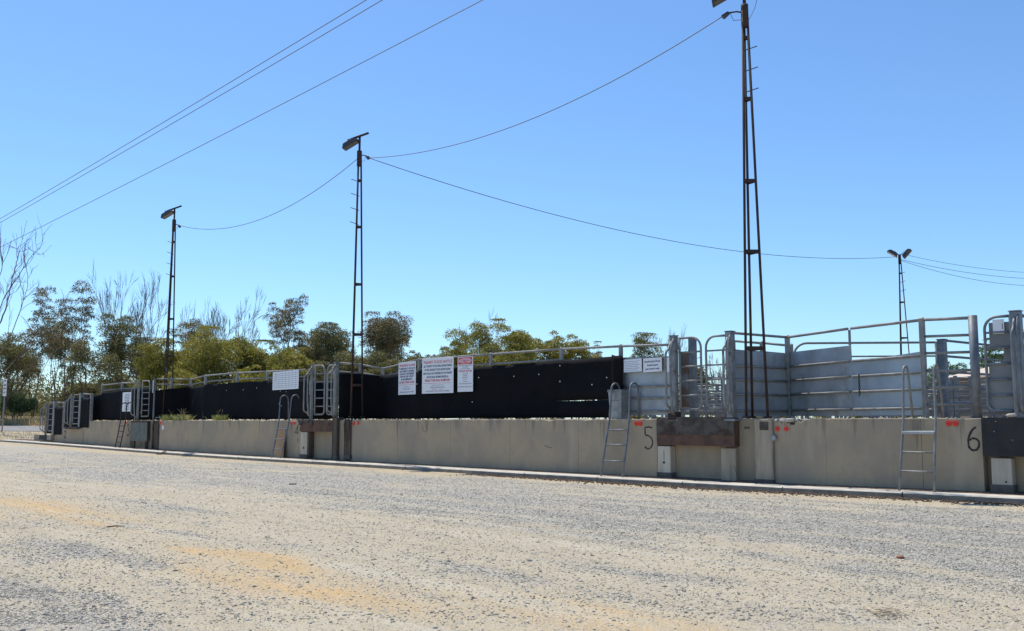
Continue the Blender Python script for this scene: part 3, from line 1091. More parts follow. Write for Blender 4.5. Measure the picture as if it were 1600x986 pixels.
# grey green steel plate on two legs at the green plate bay
a, b_ = P(205, 658, -.14), P(229.5, 690, -.14)
t = thing('dock_plate', 'grey green steel plate on two short legs right of the painted 3', 'dock plate', None, (a.x, -.14, gz(a.x, 0)))
z0 = b_.z - gz(a.x, 0)
z1_ = a.z - gz(a.x, 0)
MB().box((0, 0, z0), (b_.x - a.x, .07, z1_), .01).build('plate', M['green_plate'], t)
MB().box((-.02, -.015, z1_ - .05), (b_.x - a.x + .02, .09, z1_ + .02), .005).build('top_edge', M['rust'], t)
for fx in (.22, .9):
    x = (b_.x - a.x) * fx
    MB().box((x - .04, .005, 0), (x + .04, .06, z0 - .002)).build('leg', M['mast'], t)
MB().box((b_.x - a.x + .004, -.02, 0), (b_.x - a.x + .05, .05, z1_ - .06)).build('side_bar', M['mast'], t)
# black rubber at bays one and two
slab('dock_buffer', 'low black rubber buffer box on the lowest wall step', 'dock buffer', 61, 72, 680, 687, -.2, -.002, 'rubber')
t, w_, h_ = post_block('dock_box', 'small grey block with pale front between rubber pieces on the lowest step', 'block', 72.5, 79, 680, 687.5, -.17, -.002, 'conc_pier')
slab('dock_buffer', 'flat dark steel plate lying on the second wall step', 'dock buffer', 101, 121, 667.5, 670.2, -.18, -.002, 'mast')

# ------------------------------------------------------------------ pipe gates, posts and fences
PR = .026


def rect_loop(c0, ux, z0, z1, wd, r, rad=.2, seg=8):
    """arched leaf: from hinge top across to the free end, down, and back; c0 hinge base, ux unit direction"""
    c0, ux = Vector(c0), Vector(ux)
    up = Vector((0, 0, 1))
    h = z1 - z0
    A = c0 + up * (z1 - c0.z)
    p = [A]
    p += arc(c0 + ux * (wd - rad) + up * (z1 - rad - c0.z), up * rad, ux * rad, 6)
    p += arc(c0 + ux * (wd - rad * .6) + up * (z0 + rad * .6 - c0.z), ux * rad * .6, -up * rad * .6, 5)
    p.append(c0 + up * (z0 - c0.z))
    return p


def gate_leaf(label, hinge, free, z0, z1, rungs, m='galv', sheet=None, r=PR, rad=.2, group=None, hole=False):
    hinge, free = Vector((*hinge, z0)), Vector((*free, z0))
    ux = (free - hinge).normalized()
    wd = (free - hinge).length
    t = thing('loading_gate', label, 'gate', group, hinge)
    loc = Vector((0, 0, 0))
    H = z1 - z0
    MB().tube(rect_loop(loc, ux, 0, H, wd, r, rad), r, 8).build('frame', M[m], t)
    MB().tube([(0, 0, -.02), (0, 0, H + .02)], r, 8).build('hinge_stile', M[m], t)
    for k in range(rungs):
        z = H * (k + 1) / (rungs + 1)
        MB().tube([ux * r * .5 + Vector((0, 0, z)), ux * (wd - r * .5) + Vector((0, 0, z))], r * .82, 6).build('rung', M[m], t)
    if sheet:
        nrm = Vector((-ux.y, ux.x, 0)) * .02
        if nrm.y < 0:
            nrm = -nrm
        lo, hi = Vector((0, 0, .02)), Vector((0, 0, H - .03))
        rows = [0.02, H * 1 / (rungs + 1) * 3.02, H * 4.0 / (rungs + 1), H - .03] if hole else [.02, H - .03]
        for q in range(len(rows) - 1):
            xa_, xb_ = (.03, wd - .03)
            if hole and q == 1:
                xb_ = wd - .03 - .26
            c = ux * ((xa_ + xb_) / 2) + nrm * 1.9 + Vector((0, 0, (rows[q] + rows[q + 1]) / 2))
            top_cut = rad * .5 if q == len(rows) - 2 else 0
            MB().obox(c - Vector((0, 0, top_cut * .3)) - ux * top_cut * .15, ux * ((xb_ - xa_) / 2 - top_cut * .15), nrm * .1, Vector((0, 0, (rows[q + 1] - rows[q]) / 2 - .002 - top_cut * .3))).build('sheet_panel', M[sheet], t)
    for z in (.18, H - .22):
        MB().obox(Vector((0, 0, z)) - ux * .03, ux * .05, Vector((-ux.y, ux.x, 0)) * .02, Vector((0, 0, .03))).build('hinge', M['galv_old'], t)
    return t


def dock_post(label, x, y, z0, z1, wd=.13, m='galv', bow=None, group=None, plate=False, round_=False, cut=True):
    t = thing('gate_post', label, 'post', group, (x, y, z0))
    H = z1 - z0
    if round_:
        MB().tube([(0, 0, -.03), (0, 0, H)], wd / 2, 14).build('shaft', M[m], t)
    else:
        MB().box((-wd / 2, -wd / 2, -.03), (wd / 2, wd / 2, H), .012).build('shaft', M[m], t)
        MB().box((-wd / 2 - .012, -wd / 2 - .012, H + .001), (wd / 2 + .012, wd / 2 + .012, H + .016)).build('cap', M['galv_old'], t)
    if bow:                                    # guard pipe bowed out over the truck side
        d = bow
        a = [(0.0, -wd / 2, H - .12), (0, -wd / 2 - d * .35, H - .22)] + arc((0, -wd / 2 - d * .55, H - .48), (0, .0, .16), (0, -d * .45, 0), 5)
        a += [(0, -wd / 2 - d, H * .45)] + arc((0, -wd / 2 - d * .55, H * .22), (0, -d * .45, 0), (0, 0, -.14), 5) + [(0, -wd / 2, .12)]
        MB().tube(a, PR, 8).build('guard_pipe', M[m], t)
        a2 = [Vector(p) + Vector((.06, .04, .09)) for p in a[:3]] + [(.06, -wd / 2 - d * .62, H * .78), (.06, -wd / 2 - d * .62, H * .38), (.06, -wd / 2 - d * .45, .2), (.06, -wd / 2, .1)]
        MB().tube(a2, PR, 8).build('guard_pipe', M[m], t)
    MB().box((-wd * .85, -wd * .6, -.03), (wd * .85, wd * .85, .015), .004).build('base_plate', M['galv_old'], t)
    return t


def fence(label, verts, fr, group=None, m='galv', wd=.08, ends=(True, True), rail_r=.03, cap='ball', z0=None, upto=None, post_m=None, skip_posts=()):
    """verts: (px,py,y) tops. fr: rail heights as parts of the height"""
    T = [P(*v_) for v_ in verts]
    base = [z0 if z0 is not None else wall_top(p.x) - .02 for p in T]
    o = thing('stock_fence', label, 'fence', group, (T[0].x, T[0].y, base[0]))
    org = Vector((T[0].x, T[0].y, base[0]))
    Q = [(Vector((p.x, p.y, b_)) - org, p.z - b_) for p, b_ in zip(T, base)]
    for i, (q, h) in enumerate(Q):
        if (i == 0 and not ends[0]) or (i == len(Q) - 1 and not ends[1]) or i in skip_posts:
            continue
        po = MB().box((q.x - wd / 2, q.y - wd / 2, q.z - .02), (q.x + wd / 2, q.y + wd / 2, q.z + h + .03), .008).build('post', M[post_m or m], o)
        if cap == 'ball':
            MB().tube(arc((q.x, q.y, q.z + h + .031), (wd * .5, 0, 0), (0, 0, wd * .5), 4, 0, 1.2)[:1] + [], .01, 3) if False else None
            MB().box((q.x - wd / 2 + .006, q.y - wd / 2 + .006, q.z + h + .032), (q.x + wd / 2 - .006, q.y + wd / 2 - .006, q.z + h + .05), .016).build('post_cap', M[m], po)
    for i in range(len(Q) - 1):
        (a, ha), (b_, hb) = Q[i], Q[i + 1]
        d = (b_ - a)
        d.z = 0
        d = d.normalized() * (wd * .5)
        ff = fr[i] if isinstance(fr[0], (list, tuple)) else fr
        for k in ff:
            MB().tube([a + d + Vector((0, 0, ha * k)), b_ - d + Vector((0, 0, hb * k))], rail_r if k > .98 else rail_r * .85, 8).build('rail', M[m], o)
    return o, Q, org


def sheet_on(o, Q, i, f0, f1, m='sheet', ta=0.0, tb=1.0, off=.035, bulge=.011, name='sheet_panel', top2=None):
    (a, ha), (b_, hb) = Q[i], Q[i + 1]
    d = (b_ - a)
    dn = Vector((d.x, d.y, 0)).normalized()
    nrm = Vector((-dn.y, dn.x, 0))
    if nrm.y < 0 or (abs(nrm.y) < .2 and nrm.x > 0):
        nrm = -nrm
    n = max(6, int((tb - ta) * d.length / .16))
    rows = 8
    vs = []
    for s_ in (0, .003):
        for r_ in range(rows + 1):
            for k in range(n + 1):
                t = ta + (tb - ta) * k / n
                p = a.lerp(b_, t)
                h = ha + (hb - ha) * t
                ft = f1 if top2 is None else f1 + (top2 - f1) * k / n
                e = bulge * (vnoise(np.array([t * 9.0 + i]), np.array([r_ * .7]), 5)[0] - .5) * 2
                vs.append(p + nrm * (off + s_ + e) + Vector((0, 0, h * (f0 + (ft - f0) * r_ / rows))))
    W = n + 1
    N1 = W * (rows + 1)
    fs = []
    for r_ in range(rows):
        for k in range(n):
            q = (r_ * W + k, r_ * W + k + 1, (r_ + 1) * W + k + 1, (r_ + 1) * W + k)
            fs.append(q)
            fs.append(tuple(N1 + z for z in reversed(q)))
    mb_ = MB()
    mb_.add(vs, fs, True)
    return mb_.build(name, M[m], o)


def cloth(label, verts, off=-.06, bottom=.03, seed=1, tear=None, z0=None, sag=.015, bot_px=None):
    """black shade cloth hung along (px,py,y) tops"""
    T = [P(*v_) for v_ in verts]
    rng = random.Random(seed)
    cols = []
    for i in range(len(T) - 1):
        n = max(2, int((T[i + 1] - T[i]).length / .12))
        for k in range(n + (1 if i == len(T) - 2 else 0)):
            t = k / n
            p = T[i].lerp(T[i + 1], t)
            p.z -= sag * math.sin(t * math.pi) + rng.uniform(0, .008)
            cols.append(p)
    nz = 12
    s = 0
    grid = []
    for i, p in enumerate(cols):
        if i:
            s += (p - cols[i - 1]).length
        zb = (wall_top(p.x) if z0 is None else z0) + bottom + .025 * (vnoise(np.array([s * .6]), np.array([seed * 3.1]), 3)[0] - .3)
        if bot_px:
            zb += bot_px * max(0, (i / len(cols) - .6)) 
        a, b_ = cols[max(0, i - 1)], cols[min(len(cols) - 1, i + 1)]
        d = (b_ - a)
        nr = Vector((-d.y, d.x, 0)).normalized()
        if nr.y > 0:
            nr = -nr
        for j in range(nz + 1):
            f_ = j / nz
            e = .05 * (fbm(np.array([s * .9]), np.array([f_ * 1.3 + seed]), 13, 3)[0] - .5) + .02 * (fbm(np.array([s * 3.0 + f_]), np.array([f_ * 3 + seed]), 15, 2)[0] - .5)
            grid.append(Vector((p.x, p.y, p.z + (zb - p.z) * f_)) + nr * (-off + e))
    W = nz + 1
    fs = []
    L_ = len(cols)
    for i in range(L_ - 1):
        for j in range(nz):
            if tear and tear[0] < i / L_ < tear[1] and j == tear[2]:
                continue
            fs.append((i * W + j, i * W + j + 1, (i + 1) * W + j + 1, (i + 1) * W + j))
    if tear:                                   # narrow the torn row to a slit
        for i in range(L_):
            if tear[0] < i / L_ < tear[1]:
                u = (i / L_ - tear[0]) / (tear[1] - tear[0])
                a, b_ = grid[i * W + tear[2]], grid[i * W + tear[2] + 1]
                mid = a.lerp(b_, .5)
                op = .16 * math.sin(u * math.pi) ** .5 * (1 + .7 * rng.uniform(-1, 1))
                grid[i * W + tear[2]] = mid.lerp(a, op)
                grid[i * W + tear[2] + 1] = mid.lerp(b_, op)
    mb_ = MB()
    mb_.add(grid, fs, True)
    o = mb_.build('shade_cloth', M['cloth'], None)
    md = o.modifiers.new('thickness', 'SOLIDIFY')
    md.thickness = .004
    return tag(o, label, 'shade cloth')


def ties(o, pts):
    for px, py, y in pts:
        disc(P(px, py, y), .017, -1, .006, 'tie', 'white', o, 6)


FR6 = (1.0, .83, .66, .48, .315, .145)
# --- fence between bays five and six
fo, FQ, forg = fence('galvanised fence lined with blue grey steel sheets left of ladder with flat tread',
                     [(1142, 520, .05), (1230, 527, 1.9), (1327, 513.5, 1.22), (1440, 500, .5), (1516, 496.5, .37)],
                     [(1.0, .62, .46, .29, .10), (1.0, .64, .47, .30, .11), (1.0, .64, .47, .30, .11), FR6], m='galv', wd=.095, ends=(False, False), skip_posts=(2,))
sheet_on(fo, FQ, 0, .04, .80)
sheet_on(fo, FQ, 1, .04, .815)
o = sheet_on(fo, FQ, 2, .04, .63, 'sheet_new', top2=.685)
(a, ha), (b_, hb) = FQ[2], FQ[3]
MB().box((a.x - .02, a.y - .02, a.z + ha * .815), (a.x + .02, a.y + .02, a.z + ha * .985)).build('stub', M['galv'], fo)
t = dock_post('thick round steel pipe post standing right of the open six rail panel', P(1519.5, 494, .35).x, .35, wall_top(-7) - .02, P(1519.5, 493, .35).z, .16, 'galv_dark', round_=True)
# leaf behind, with curved end
hp, fp = P(1462, 535, 4.4), P(1240, 538, 2.3)
gate_leaf('wide galvanised gate with a curved end seen above the sheet steel fence', (hp.x, hp.y), (fp.x, fp.y), 1.62, hp.z, 4, rad=.3)
dock_post('heavy steel post behind ladder 6 holding the wide inner gate', hp.x + .1, hp.y + .1, 1.43, hp.z + .06, .17, 'galv_dark')
fence('inner galvanised fence seen over the sheets behind the nearest tower', [(1146, 533, 3.0), (1190, 536, 3.1), (1236, 540, 3.2)], (1.0, .88, .7, .5, .3), ends=(True, True), wd=.08)
# chain on the new sheet
ch = thing('chain', 'short dark chain hanging on the newer blue steel sheet', 'chain', None, P(1342, 587, 1.02))
for k in range(9):
    z = -.048 * k
    ax = Vector((1, 0, 0)) if k % 2 else Vector((0, 1, 0))
    ring = [Vector((0, 0, z)) + ax * (.019 * math.cos(q)) + Vector((0, 0, .034 * math.sin(q))) for q in np.linspace(0, 2 * math.pi, 9)]
    MB().tube(ring, .0075, 5, cap=False).build('link', M['mast'], ch)

# --- bay five gates
zd = wall_top(-12) - .02
x1048, x1142 = P(1053.5, 590, .02).x, P(1142, 590, .02).x
t = dock_post('scuffed post with bowed pipes at the left of the wide rusty beam bay', x1048, .02, zd, P(1053, 525, 0).z, .15, 'galv_old', bow=.24)
MB().box((-.14, -.1, -.02), (.1, .12, .17), .02).build('stained_foot', M['mast'], t)
t = dock_post('grey post with bowed pipes at the right of the wide rusty beam bay', x1142, .02, zd, P(1142, 518, 0).z, .16, 'galv_old', bow=.2)
gate_leaf('arched pipe gate leaf on the left of the wide rusty beam bay', (x1048 + .13, .06), (P(1096, 590, .06).x, .06), zd + .22, P(1070, 528, .05).z, 4, rad=.24, group=None)
gate_leaf('arched pipe gate leaf on the right of the wide rusty beam bay', (x1142 - .12, .06), (P(1104, 590, .06).x, .06), zd + .25, P(1120, 525, .05).z, 4, rad=.24)
x1082 = P(1083, 590, .55).x
t = dock_post('wide steel post behind the left gate leaf of the wide rusty beam bay', x1082, .55, zd, P(1082, 529, .55).z, .15, 'galv_dark')
a, b_ = P(1063, 560, .5), P(1080, 636, .5)
MB().box((a.x - x1082, -.07, b_.z - zd), (-.08, -.055, a.z - zd + .12)).build('sheet_panel', M['sheet_stain'], t)
MB().box((a.x - x1082 - .02, -.06, P(1070, 594, .5).z - zd), (-.08, -.02, P(1070, 577, .5).z - zd)).build('tin_patch', M['rust'], t)

# --- bay six gate at the right edge
x1590 = P(1590, 580, .0).x
x1541 = P(1541, 580, .06).x
t = dock_post('heavy steel post with two rounded guard pipes at the right edge', P(1592, 580, .02).x, .02, wall_top(-6) - .02, P(1588, 486.5, 0).z, .17, 'galv_dark', bow=.16)
gt = gate_leaf('arched gate leaf backed with grey sheet steel beside the right edge post', (x1590 - .1, .08), (x1541, .08), wall_top(-6) + .12, P(1570, 494, .08).z, 5, m='galv_dark', sheet='sheet_dark', rad=.22, hole=True)
# rails running off to the right of the last post
fence('steel rails running out of the right edge beyond the last gate post', [(1597, 493, .4), (1625, 504, 1.6), (1700, 520, 3.4)], (1.0, .80, .62, .46, .3, .14), m='galv_dark', ends=(False, True))

# --- fence between bays four and five
f45, Q45, o45 = fence('long galvanised rail fence behind the black cloth and notice boards',
                      [(527.5, 567, .05), (563, 570, .65), (598, 576, 1.25), (655, 562, .75), (767, 553.5, .8), (877, 545.5, .85), (970, 541, .5), (1049, 538.5, .16)],
                      [(1.0, .85, .08)] * 2 + [(1.0, .85, .08)] * 3 + [(1.0, .83, .45, .09), (1.0, .83, .45, .29, .115)], wd=.085, ends=(False, False))
sheet_on(f45, Q45, 6, .06, .83, 'sheet')
sheet_on(f45, Q45, 5, .06, .80, 'sheet', ta=.6)
cl = cloth('longest black shade cloth with a torn slit, hung behind the three notice boards',
      [(530, 583, .05), (563, 584, .65), (598, 586.5, 1.25), (655, 579, .75), (700, 575.5, .77), (767, 572, .8), (877, 563, .85), (940, 558, .62), (972, 555, .5)], seed=4, tear=(.78, .97, 8))
ties(cl, [(651.5, 580, .64), (651.5, 600, .64), (748, 590, .67), (803, 588, .69), (842, 585, .70), (875, 571.5, .71), (875, 596, .71), (738, 628, .67), (925, 601, .55), (948, 590, .50)])
cloth('short black cloth flap left of the two small white boards', [(958, 554, .46), (975, 556, .44)], seed=8, off=-.05)

# --- bay four gates
zd4 = wall_top(-28) - .02
xa4, xb4 = P(487, 610, .02).x, P(525, 610, .02).x
dock_post('slim steel post with bowed pipes at the left of the bay beside the middle tower', xa4, .02, zd4, P(489, 570, .02).z, .08, bow=.26)
dock_post('tall steel gate post at the right side of the gate by the middle tower', xb4, .02, zd4, P(527, 566.5, .02).z, .13, bow=.26)
gate_leaf('five rung pipe gate leaf on the left of the bay beside the middle tower', (P(492, 610, .06).x, .06), (P(507, 610, .06).x, .06), zd4 + .2, P(500, 571, .06).z, 5, rad=.22)
gate_leaf('five rung pipe gate leaf on the right of the bay beside the middle tower', (P(521.5, 610, .06).x, .06), (P(511, 610, .06).x, .06), zd4 + .2, P(516, 571, .06).z, 5, rad=.2)
a = P(471, 575, 3.0)
tk = thing('control_box', 'dark box with a pale door on the deck beside the gridded schedule board', 'box', None, (a.x, 3.0, wall_top(a.x)))
MB().box((0, 0, 0), (.45, .4, 1.62), .02).build('cabinet', M['green_plate'], tk)
MB().box((.46, -.02, 1.0), (.78, .02, 1.55)).build('door', M['white'], tk)

# --- fence between bays three and four
f34, Q34, o34 = fence('galvanised rail fence behind the gridded schedule board and far left tower',
                      [(243, 592, .05), (268, 592, .65), (298, 593, 1.3), (321, 587, .8), (371, 582.5, .8), (418, 580.5, .8), (478, 578, .35)],
                      (1.0, .87, .08), wd=.085, ends=(False, False))
cl = cloth('black shade cloth behind the weeds and the far left tower',
      [(235, 610.5, .03), (268, 607, .65), (298, 604, 1.3), (321, 601, .8), (371, 597.5, .8), (418, 594.5, .8), (486, 591.5, .3)], seed=14)
ties(cl, [(401, 606, .66), (380, 609, .66), (354, 610, .66), (438, 611, .5), (447, 612, .44), (436, 631, .5), (440, 634, .5)])
# bay three
zd3 = wall_top(-42) - .02
xa3, xb3 = P(216, 620, .02).x, P(241, 620, .02).x
dock_post('steel gate post with bowed guard pipes at the left of the green plate bay', xa3, .02, zd3, P(218, 594, .02).z, .08, bow=.26)
t = dock_post('steel gate post with a flat wing plate at the right of the green plate bay', xb3, .02, zd3, P(241, 591.5, .02).z, .06, m='galv_dark')
MB().box((-.02, -.09, P(241, 614, 0).z - zd3), (.1, -.075, P(241, 594, 0).z - zd3)).build('wing_plate', M['sheet'], t)
gate_leaf('five rung pipe gate leaf standing in the green plate bay', (P(222, 620, .06).x, .06), (P(233.5, 620, .06).x, .06), zd3 + .2, P(228, 595, .06).z, 5, rad=.22)
# fence between bays two and three
f23, Q23, o23 = fence('galvanised rail fence above the cloth with the printed board at far left',
                      [(160, 602, .6), (191, 598.5, .6), (214, 597.5, .35)], (1.0, .85, .08), wd=.09, ends=(True, False))
cloth('black shade cloth behind the narrow dark ladder at far left', [(144.5, 617.5, .45), (159.5, 616, .5), (160, 613, .5), (191, 609, .5), (214, 607, .3)], seed=24)
# steps: bays one and two
z2_, z1s = z2 - .01, z1 - .01
for (pl, pm, pr, ptl, ptr, zb, lab) in ((111, 127, 143.5, 615, 616.5, z2_, 'upper stepped bay'), (73, 86.5, 101, 629, 629, z1s, 'lowest stepped bay')):
    k = 614.5 if lab[0] == 'u' else 627
    dock_post('steel post with a bowed pipe at the left of the ' + lab, P(pl, 640, .02).x, .02, zb, P(pl, k + 1, .02).z, .08, bow=.25)
    dock_post('wide steel gate post at the right of the ' + lab, P(pm, 640, .02).x, .02, zb, P(pm, k, .02).z, .2)
    gate_leaf('pipe gate leaf with four rungs in the ' + lab, (P(pm - 3, 640, .06).x, .06), (P(pl + 3, 640, .06).x, .06), zb + .2, P(pm, k + 2, .06).z, 4, rad=.2)
    ff, qq, oo = fence('short galvanised fence bay right of the ' + lab, [(pm + 2, ptl, .05), (pr, ptr, .05)], (1.0, .87, .5, .1), z0=zb, ends=(False, True), wd=.13)
cloth('small black cloth panel beside the upper stepped gate', [(129, 622, .02), (142, 622.5, .02)], seed=31, z0=z2_)
cloth('small black cloth panel beside the lowest stepped gate', [(88, 637, .02), (99.5, 637, .02)], seed=32, z0=z1s)
cloth('narrow black cloth strip between the two stepped gates', [(102.5, 629, .03), (109, 629, .03)], seed=33, z0=z2_, off=-.02)

cloth('black cloth hanging behind the pipe gates beside the middle tower', [(487, 594, 1.7), (523, 594, 1.5)], seed=41)
cloth('black cloth hanging behind the pipe gate above the green plate', [(214, 606, 1.4), (243, 606, 1.2)], seed=42)
cloth('black cloth hanging behind the upper stepped gate', [(110, 619, 1.0), (128, 619, .8)], seed=43, z0=z2_)
cloth('black cloth hanging behind the lowest stepped gate', [(73, 632, 1.0), (87, 632, .8)], seed=44, z0=z1s)

# ------------------------------------------------------------------ ladders
def ladder(label, base, top, hoop_h, down, rungs, m='galv', plate=False, sway=0.0, r=.024):
    """base: (px,py) pair of feet on y=-.5; top: px pair at wall top y=-.06; hoop to y=down"""
    ft = [P(base[0][0], base[0][1], -.5), P(base[1][0], base[1][1], -.5)]
    t = thing('ladder', label, 'ladder', None, (ft[0].x, -.5, gz(ft[0].x, -.5)))
    org = t.location.copy()
    sp = []
    for k in (0, 1):
        f_ = ft[k].copy()
        f_.z = gz(f_.x, -.5) + .104
        w_ = P(top[k], 654, -.09)
        w_.z = wall_top(w_.x)
        d = (w_ - f_)
        h0 = w_ + d * (hoop_h[0] - .16) / d.z * 1.0
        h0.y = w_.y + .55 * (h0.y - w_.y)
        hx, hz = h0.x, h0.z
        rad = (down - h0.y) / 2
        path = [f_, f_.lerp(w_, .5) + Vector((R.uniform(-.01, .01), R.uniform(-.01, .01), 0)), w_, h0]
        path += arc((hx, h0.y + rad, hz), (0, -rad, 0), (0, 0, max(.14, rad)), 8, 0, math.pi)[1:]
        path += [(hx + sway, down + .02, wall_top(hx) - .03)]
        path = [Vector(p) - org for p in path]
        MB().tube(path, r, 8).build('stringer', M[m], t)
        sp.append((path[0], path[2]))
    for k, f_ in enumerate(rungs):
        a = sp[0][0].lerp(sp[0][1], f_)
        b_ = sp[1][0].lerp(sp[1][1], f_)
        if plate and k == len(rungs) - 1:
            c = (a + b_) / 2
            MB().obox(c, (b_ - a) / 2, (0, .055, .01), (0, -.004, .02)).build('tread_plate', M['sheet_new'], t)
        else:
            MB().tube([a, (a + b_) / 2 + Vector((0, 0, -.006)), b_], r * .8, 6).build('rung', M[m], t)
    return t


ladder('bent galvanised ladder with a flat top tread left of the painted 6', ((1405, 763), (1459.5, 763)), (1411.5, 1462), (1.0,), .27, (.27, .53, .80), plate=True, sway=.05)
ladder('dull pipe ladder with three rungs left of the painted 5', ((939, 741), (972.5, 742)), (952.5, 983), (.86,), .34, (.27, .55, .81), m='galv_dark')
ladder('dark pipe ladder left of the painted 4 with boards behind it', ((424.5, 711), (438, 712)), (436, 452), (.86,), .36, (.25, .5, .77), m='galv_dark')
ladder('narrow dark pipe ladder left of the painted 3', ((180, 695), (187.5, 696)), (188.5, 196.5), (.80,), .36, (.2, .4, .6, .8), m='mast')
# orange boards behind ladder four
a, b_ = P(432, 670, -.04), P(448, 711, -.2)
bo = thing('plywood_sheet', 'orange brown plywood sheet leaning on the wall behind ladder 4', 'board', None, (a.x, -.2, gz(a.x, 0) + .075))
zt_ = a.z - bo.location.z
wd_ = P(447, 670, -.04).x - P(433, 670, -.04).x
sh = P(428, 711, -.2).x - a.x
MB().add([(sh, .0, 0), (sh + wd_, 0, 0), (wd_, .16, zt_), (0, .16, zt_), (sh, .02, 0), (sh + wd_, .02, 0), (wd_, .18, zt_), (0, .18, zt_)],
         [(0, 1, 2, 3), (7, 6, 5, 4), (0, 4, 5, 1), (1, 5, 6, 2), (2, 6, 7, 3), (3, 7, 4, 0)]).build('board', M['ply'], bo)

# ------------------------------------------------------------------ signs
_txt_cache = {}


def text_mesh(parent, s_, width, height, x, z, m, y=-.004, align='CENTER', bold=.0, name='lettering'):
    cu = bpy.data.curves.new('lettering', 'FONT')
    cu.body = s_
    cu.size = 1.0
    cu.align_x = align
    cu.offset = bold
    cu.resolution_u = 2
    ob = bpy.data.objects.new('tmp', cu)
    COL.objects.link(ob)
    dg = bpy.context.evaluated_depsgraph_get()
    me = bpy.data.meshes.new_from_object(ob.evaluated_get(dg))
    bpy.data.objects.remove(ob)
    bpy.data.curves.remove(cu)
    n = len(me.vertices)
    co = np.empty(n * 3, np.float32)
    me.vertices.foreach_get('co', co)
    co = co.reshape(-1, 3)
    mn, mx = co.min(0), co.max(0)
    sx = width / (mx[0] - mn[0])
    sz = height / .72
    if sx > sz * 1.3 and align != 'FIT':
        sx = sz * 1.3
    out = np.empty_like(co)
    out[:, 0] = x + (co[:, 0] - (mn[0] + mx[0]) / 2) * sx
    out[:, 1] = y
    out[:, 2] = z + co[:, 1] * sz
    me.vertices.foreach_set('co', out.ravel())
    me.materials.clear()
    me.materials.append(M[m])
    me.update()
    me.name = name
    return link(name, me, parent)


def board(label, corners, y, name='sign', cat='sign', m='white', thick=.006, tilt=0.0):
    """corners: (pxl, pxr, pyt, pyb) on plane y -> sign local frame, origin at its lower left"""
    pl, pr, pt, pb = corners
    yl, yr = y if isinstance(y, tuple) else (y, y)
    a, b_ = P(pl, (pt + pb) / 2, yl), P(pr, (pt + pb) / 2, yr)
    ym = (yl + yr) / 2
    zt, zb = P((pl + pr) / 2, pt, ym).z, P((pl + pr) / 2, pb, ym).z
    t = thing(name, label, cat, None, (a.x, yl, zb))
    w_, h_ = math.hypot(b_.x - a.x, yr - yl), zt - zb
    tilt = tilt or math.atan2(yr - yl, b_.x - a.x)
    MB().box((0, 0, 0), (w_, thick, h_), .002).build('panel', M[m], t)
    t.rotation_euler = (0, 0, tilt)
    return t, w_, h_


def lines(t, w_, h_, spec):
    for s_, f_, hh, ww, m, bold in spec:
        text_mesh(t, s_, w_ * ww, h_ * hh, w_ / 2, h_ * f_, m, bold=bold)


def bar(t, x0, x1, z0, z1, m, y=-.003, name='print'):
    MB().box((x0, y, z0), (x1, y + .0025, z1)).build(name, M[m], t)


ys = .62
t, w_, h_ = board('white notice board headed WORKING ALONE in red beside the cloth corner', (622.5, 649.5, 565.5, 616.5), (.90, .70))
lines(t, w_, h_, [('WORKING ALONE', .86, .075, .9, 'sign_red', .012), ("IT'S COMPULSORY TO STAY ON THE", .765, .06, .92, 'sign_ink', .02), ('AND COMPLETE A WORKING', .685, .06, .84, 'sign_ink', .02),
                  ('ALONE ON THE PREMISES', .605, .06, .82, 'sign_ink', .02), ('YOUR CALL AND CONTACT', .525, .06, .8, 'sign_ink', .02), ('IN AN EMERGENCY', .44, .06, .66, 'sign_ink', .02),
                  ('DO NOT WORK ALONE', .345, .065, .86, 'sign_red', .02), ('FOR ASSISTANCE', .225, .028, .4, 'sign_ink_soft', .0), ('PHONE: OFFICE', .155, .034, .5, 'sign_ink', .0),
                  ('AFTER HOURS ON THE NUMBER', .06, .034, .86, 'sign_ink', .0)])
bar(t, w_ * .05, w_ * .95, h_ * .30, h_ * .307, 'sign_red')
t, w_, h_ = board('widest white board headed TRANSIT STOCK NOTICE in red letters', (659.5, 708.5, 559, 614.5), .62)
lines(t, w_, h_, [('TRANSIT STOCK NOTICE', .845, .082, .93, 'sign_red', .008), ('ALL TRANSIT STOCK SHALL BE RECORDED', .745, .06, .9, 'sign_ink', .02), ('IN THE TRANSIT STOCK ENTRY BOOK', .64, .06, .82, 'sign_ink', .02),
                  ('ANY STOCK NOT ENTERED IN THE TRANSIT', .535, .06, .92, 'sign_ink', .02), ('BOOK SHALL BE IMPOUNDED &', .435, .06, .68, 'sign_ink', .02), ('PENALTY FEES SHALL BE IMPOSED', .335, .065, .8, 'sign_red', .02),
                  ('FURTHER INFORMATION', .215, .026, .4, 'sign_ink_soft', 0), ('PHONE: OFFICE ON THE', .15, .036, .45, 'sign_ink', .0), ('MANAGER          RANGER', .098, .022, .7, 'sign_red', 0), ('OFFICE AND AFTER HOURS NUMBER', .045, .034, .8, 'sign_ink', 0)])
bar(t, w_ * .06, w_ * .94, h_ * .28, h_ * .287, 'sign_red')
t, w_, h_ = board('narrow white board with a red NOTICE banner at its top', (715, 739, 557.5, 612), .64)
bar(t, w_ * .05, w_ * .95, h_ * .785, h_ * .985, 'sign_red')
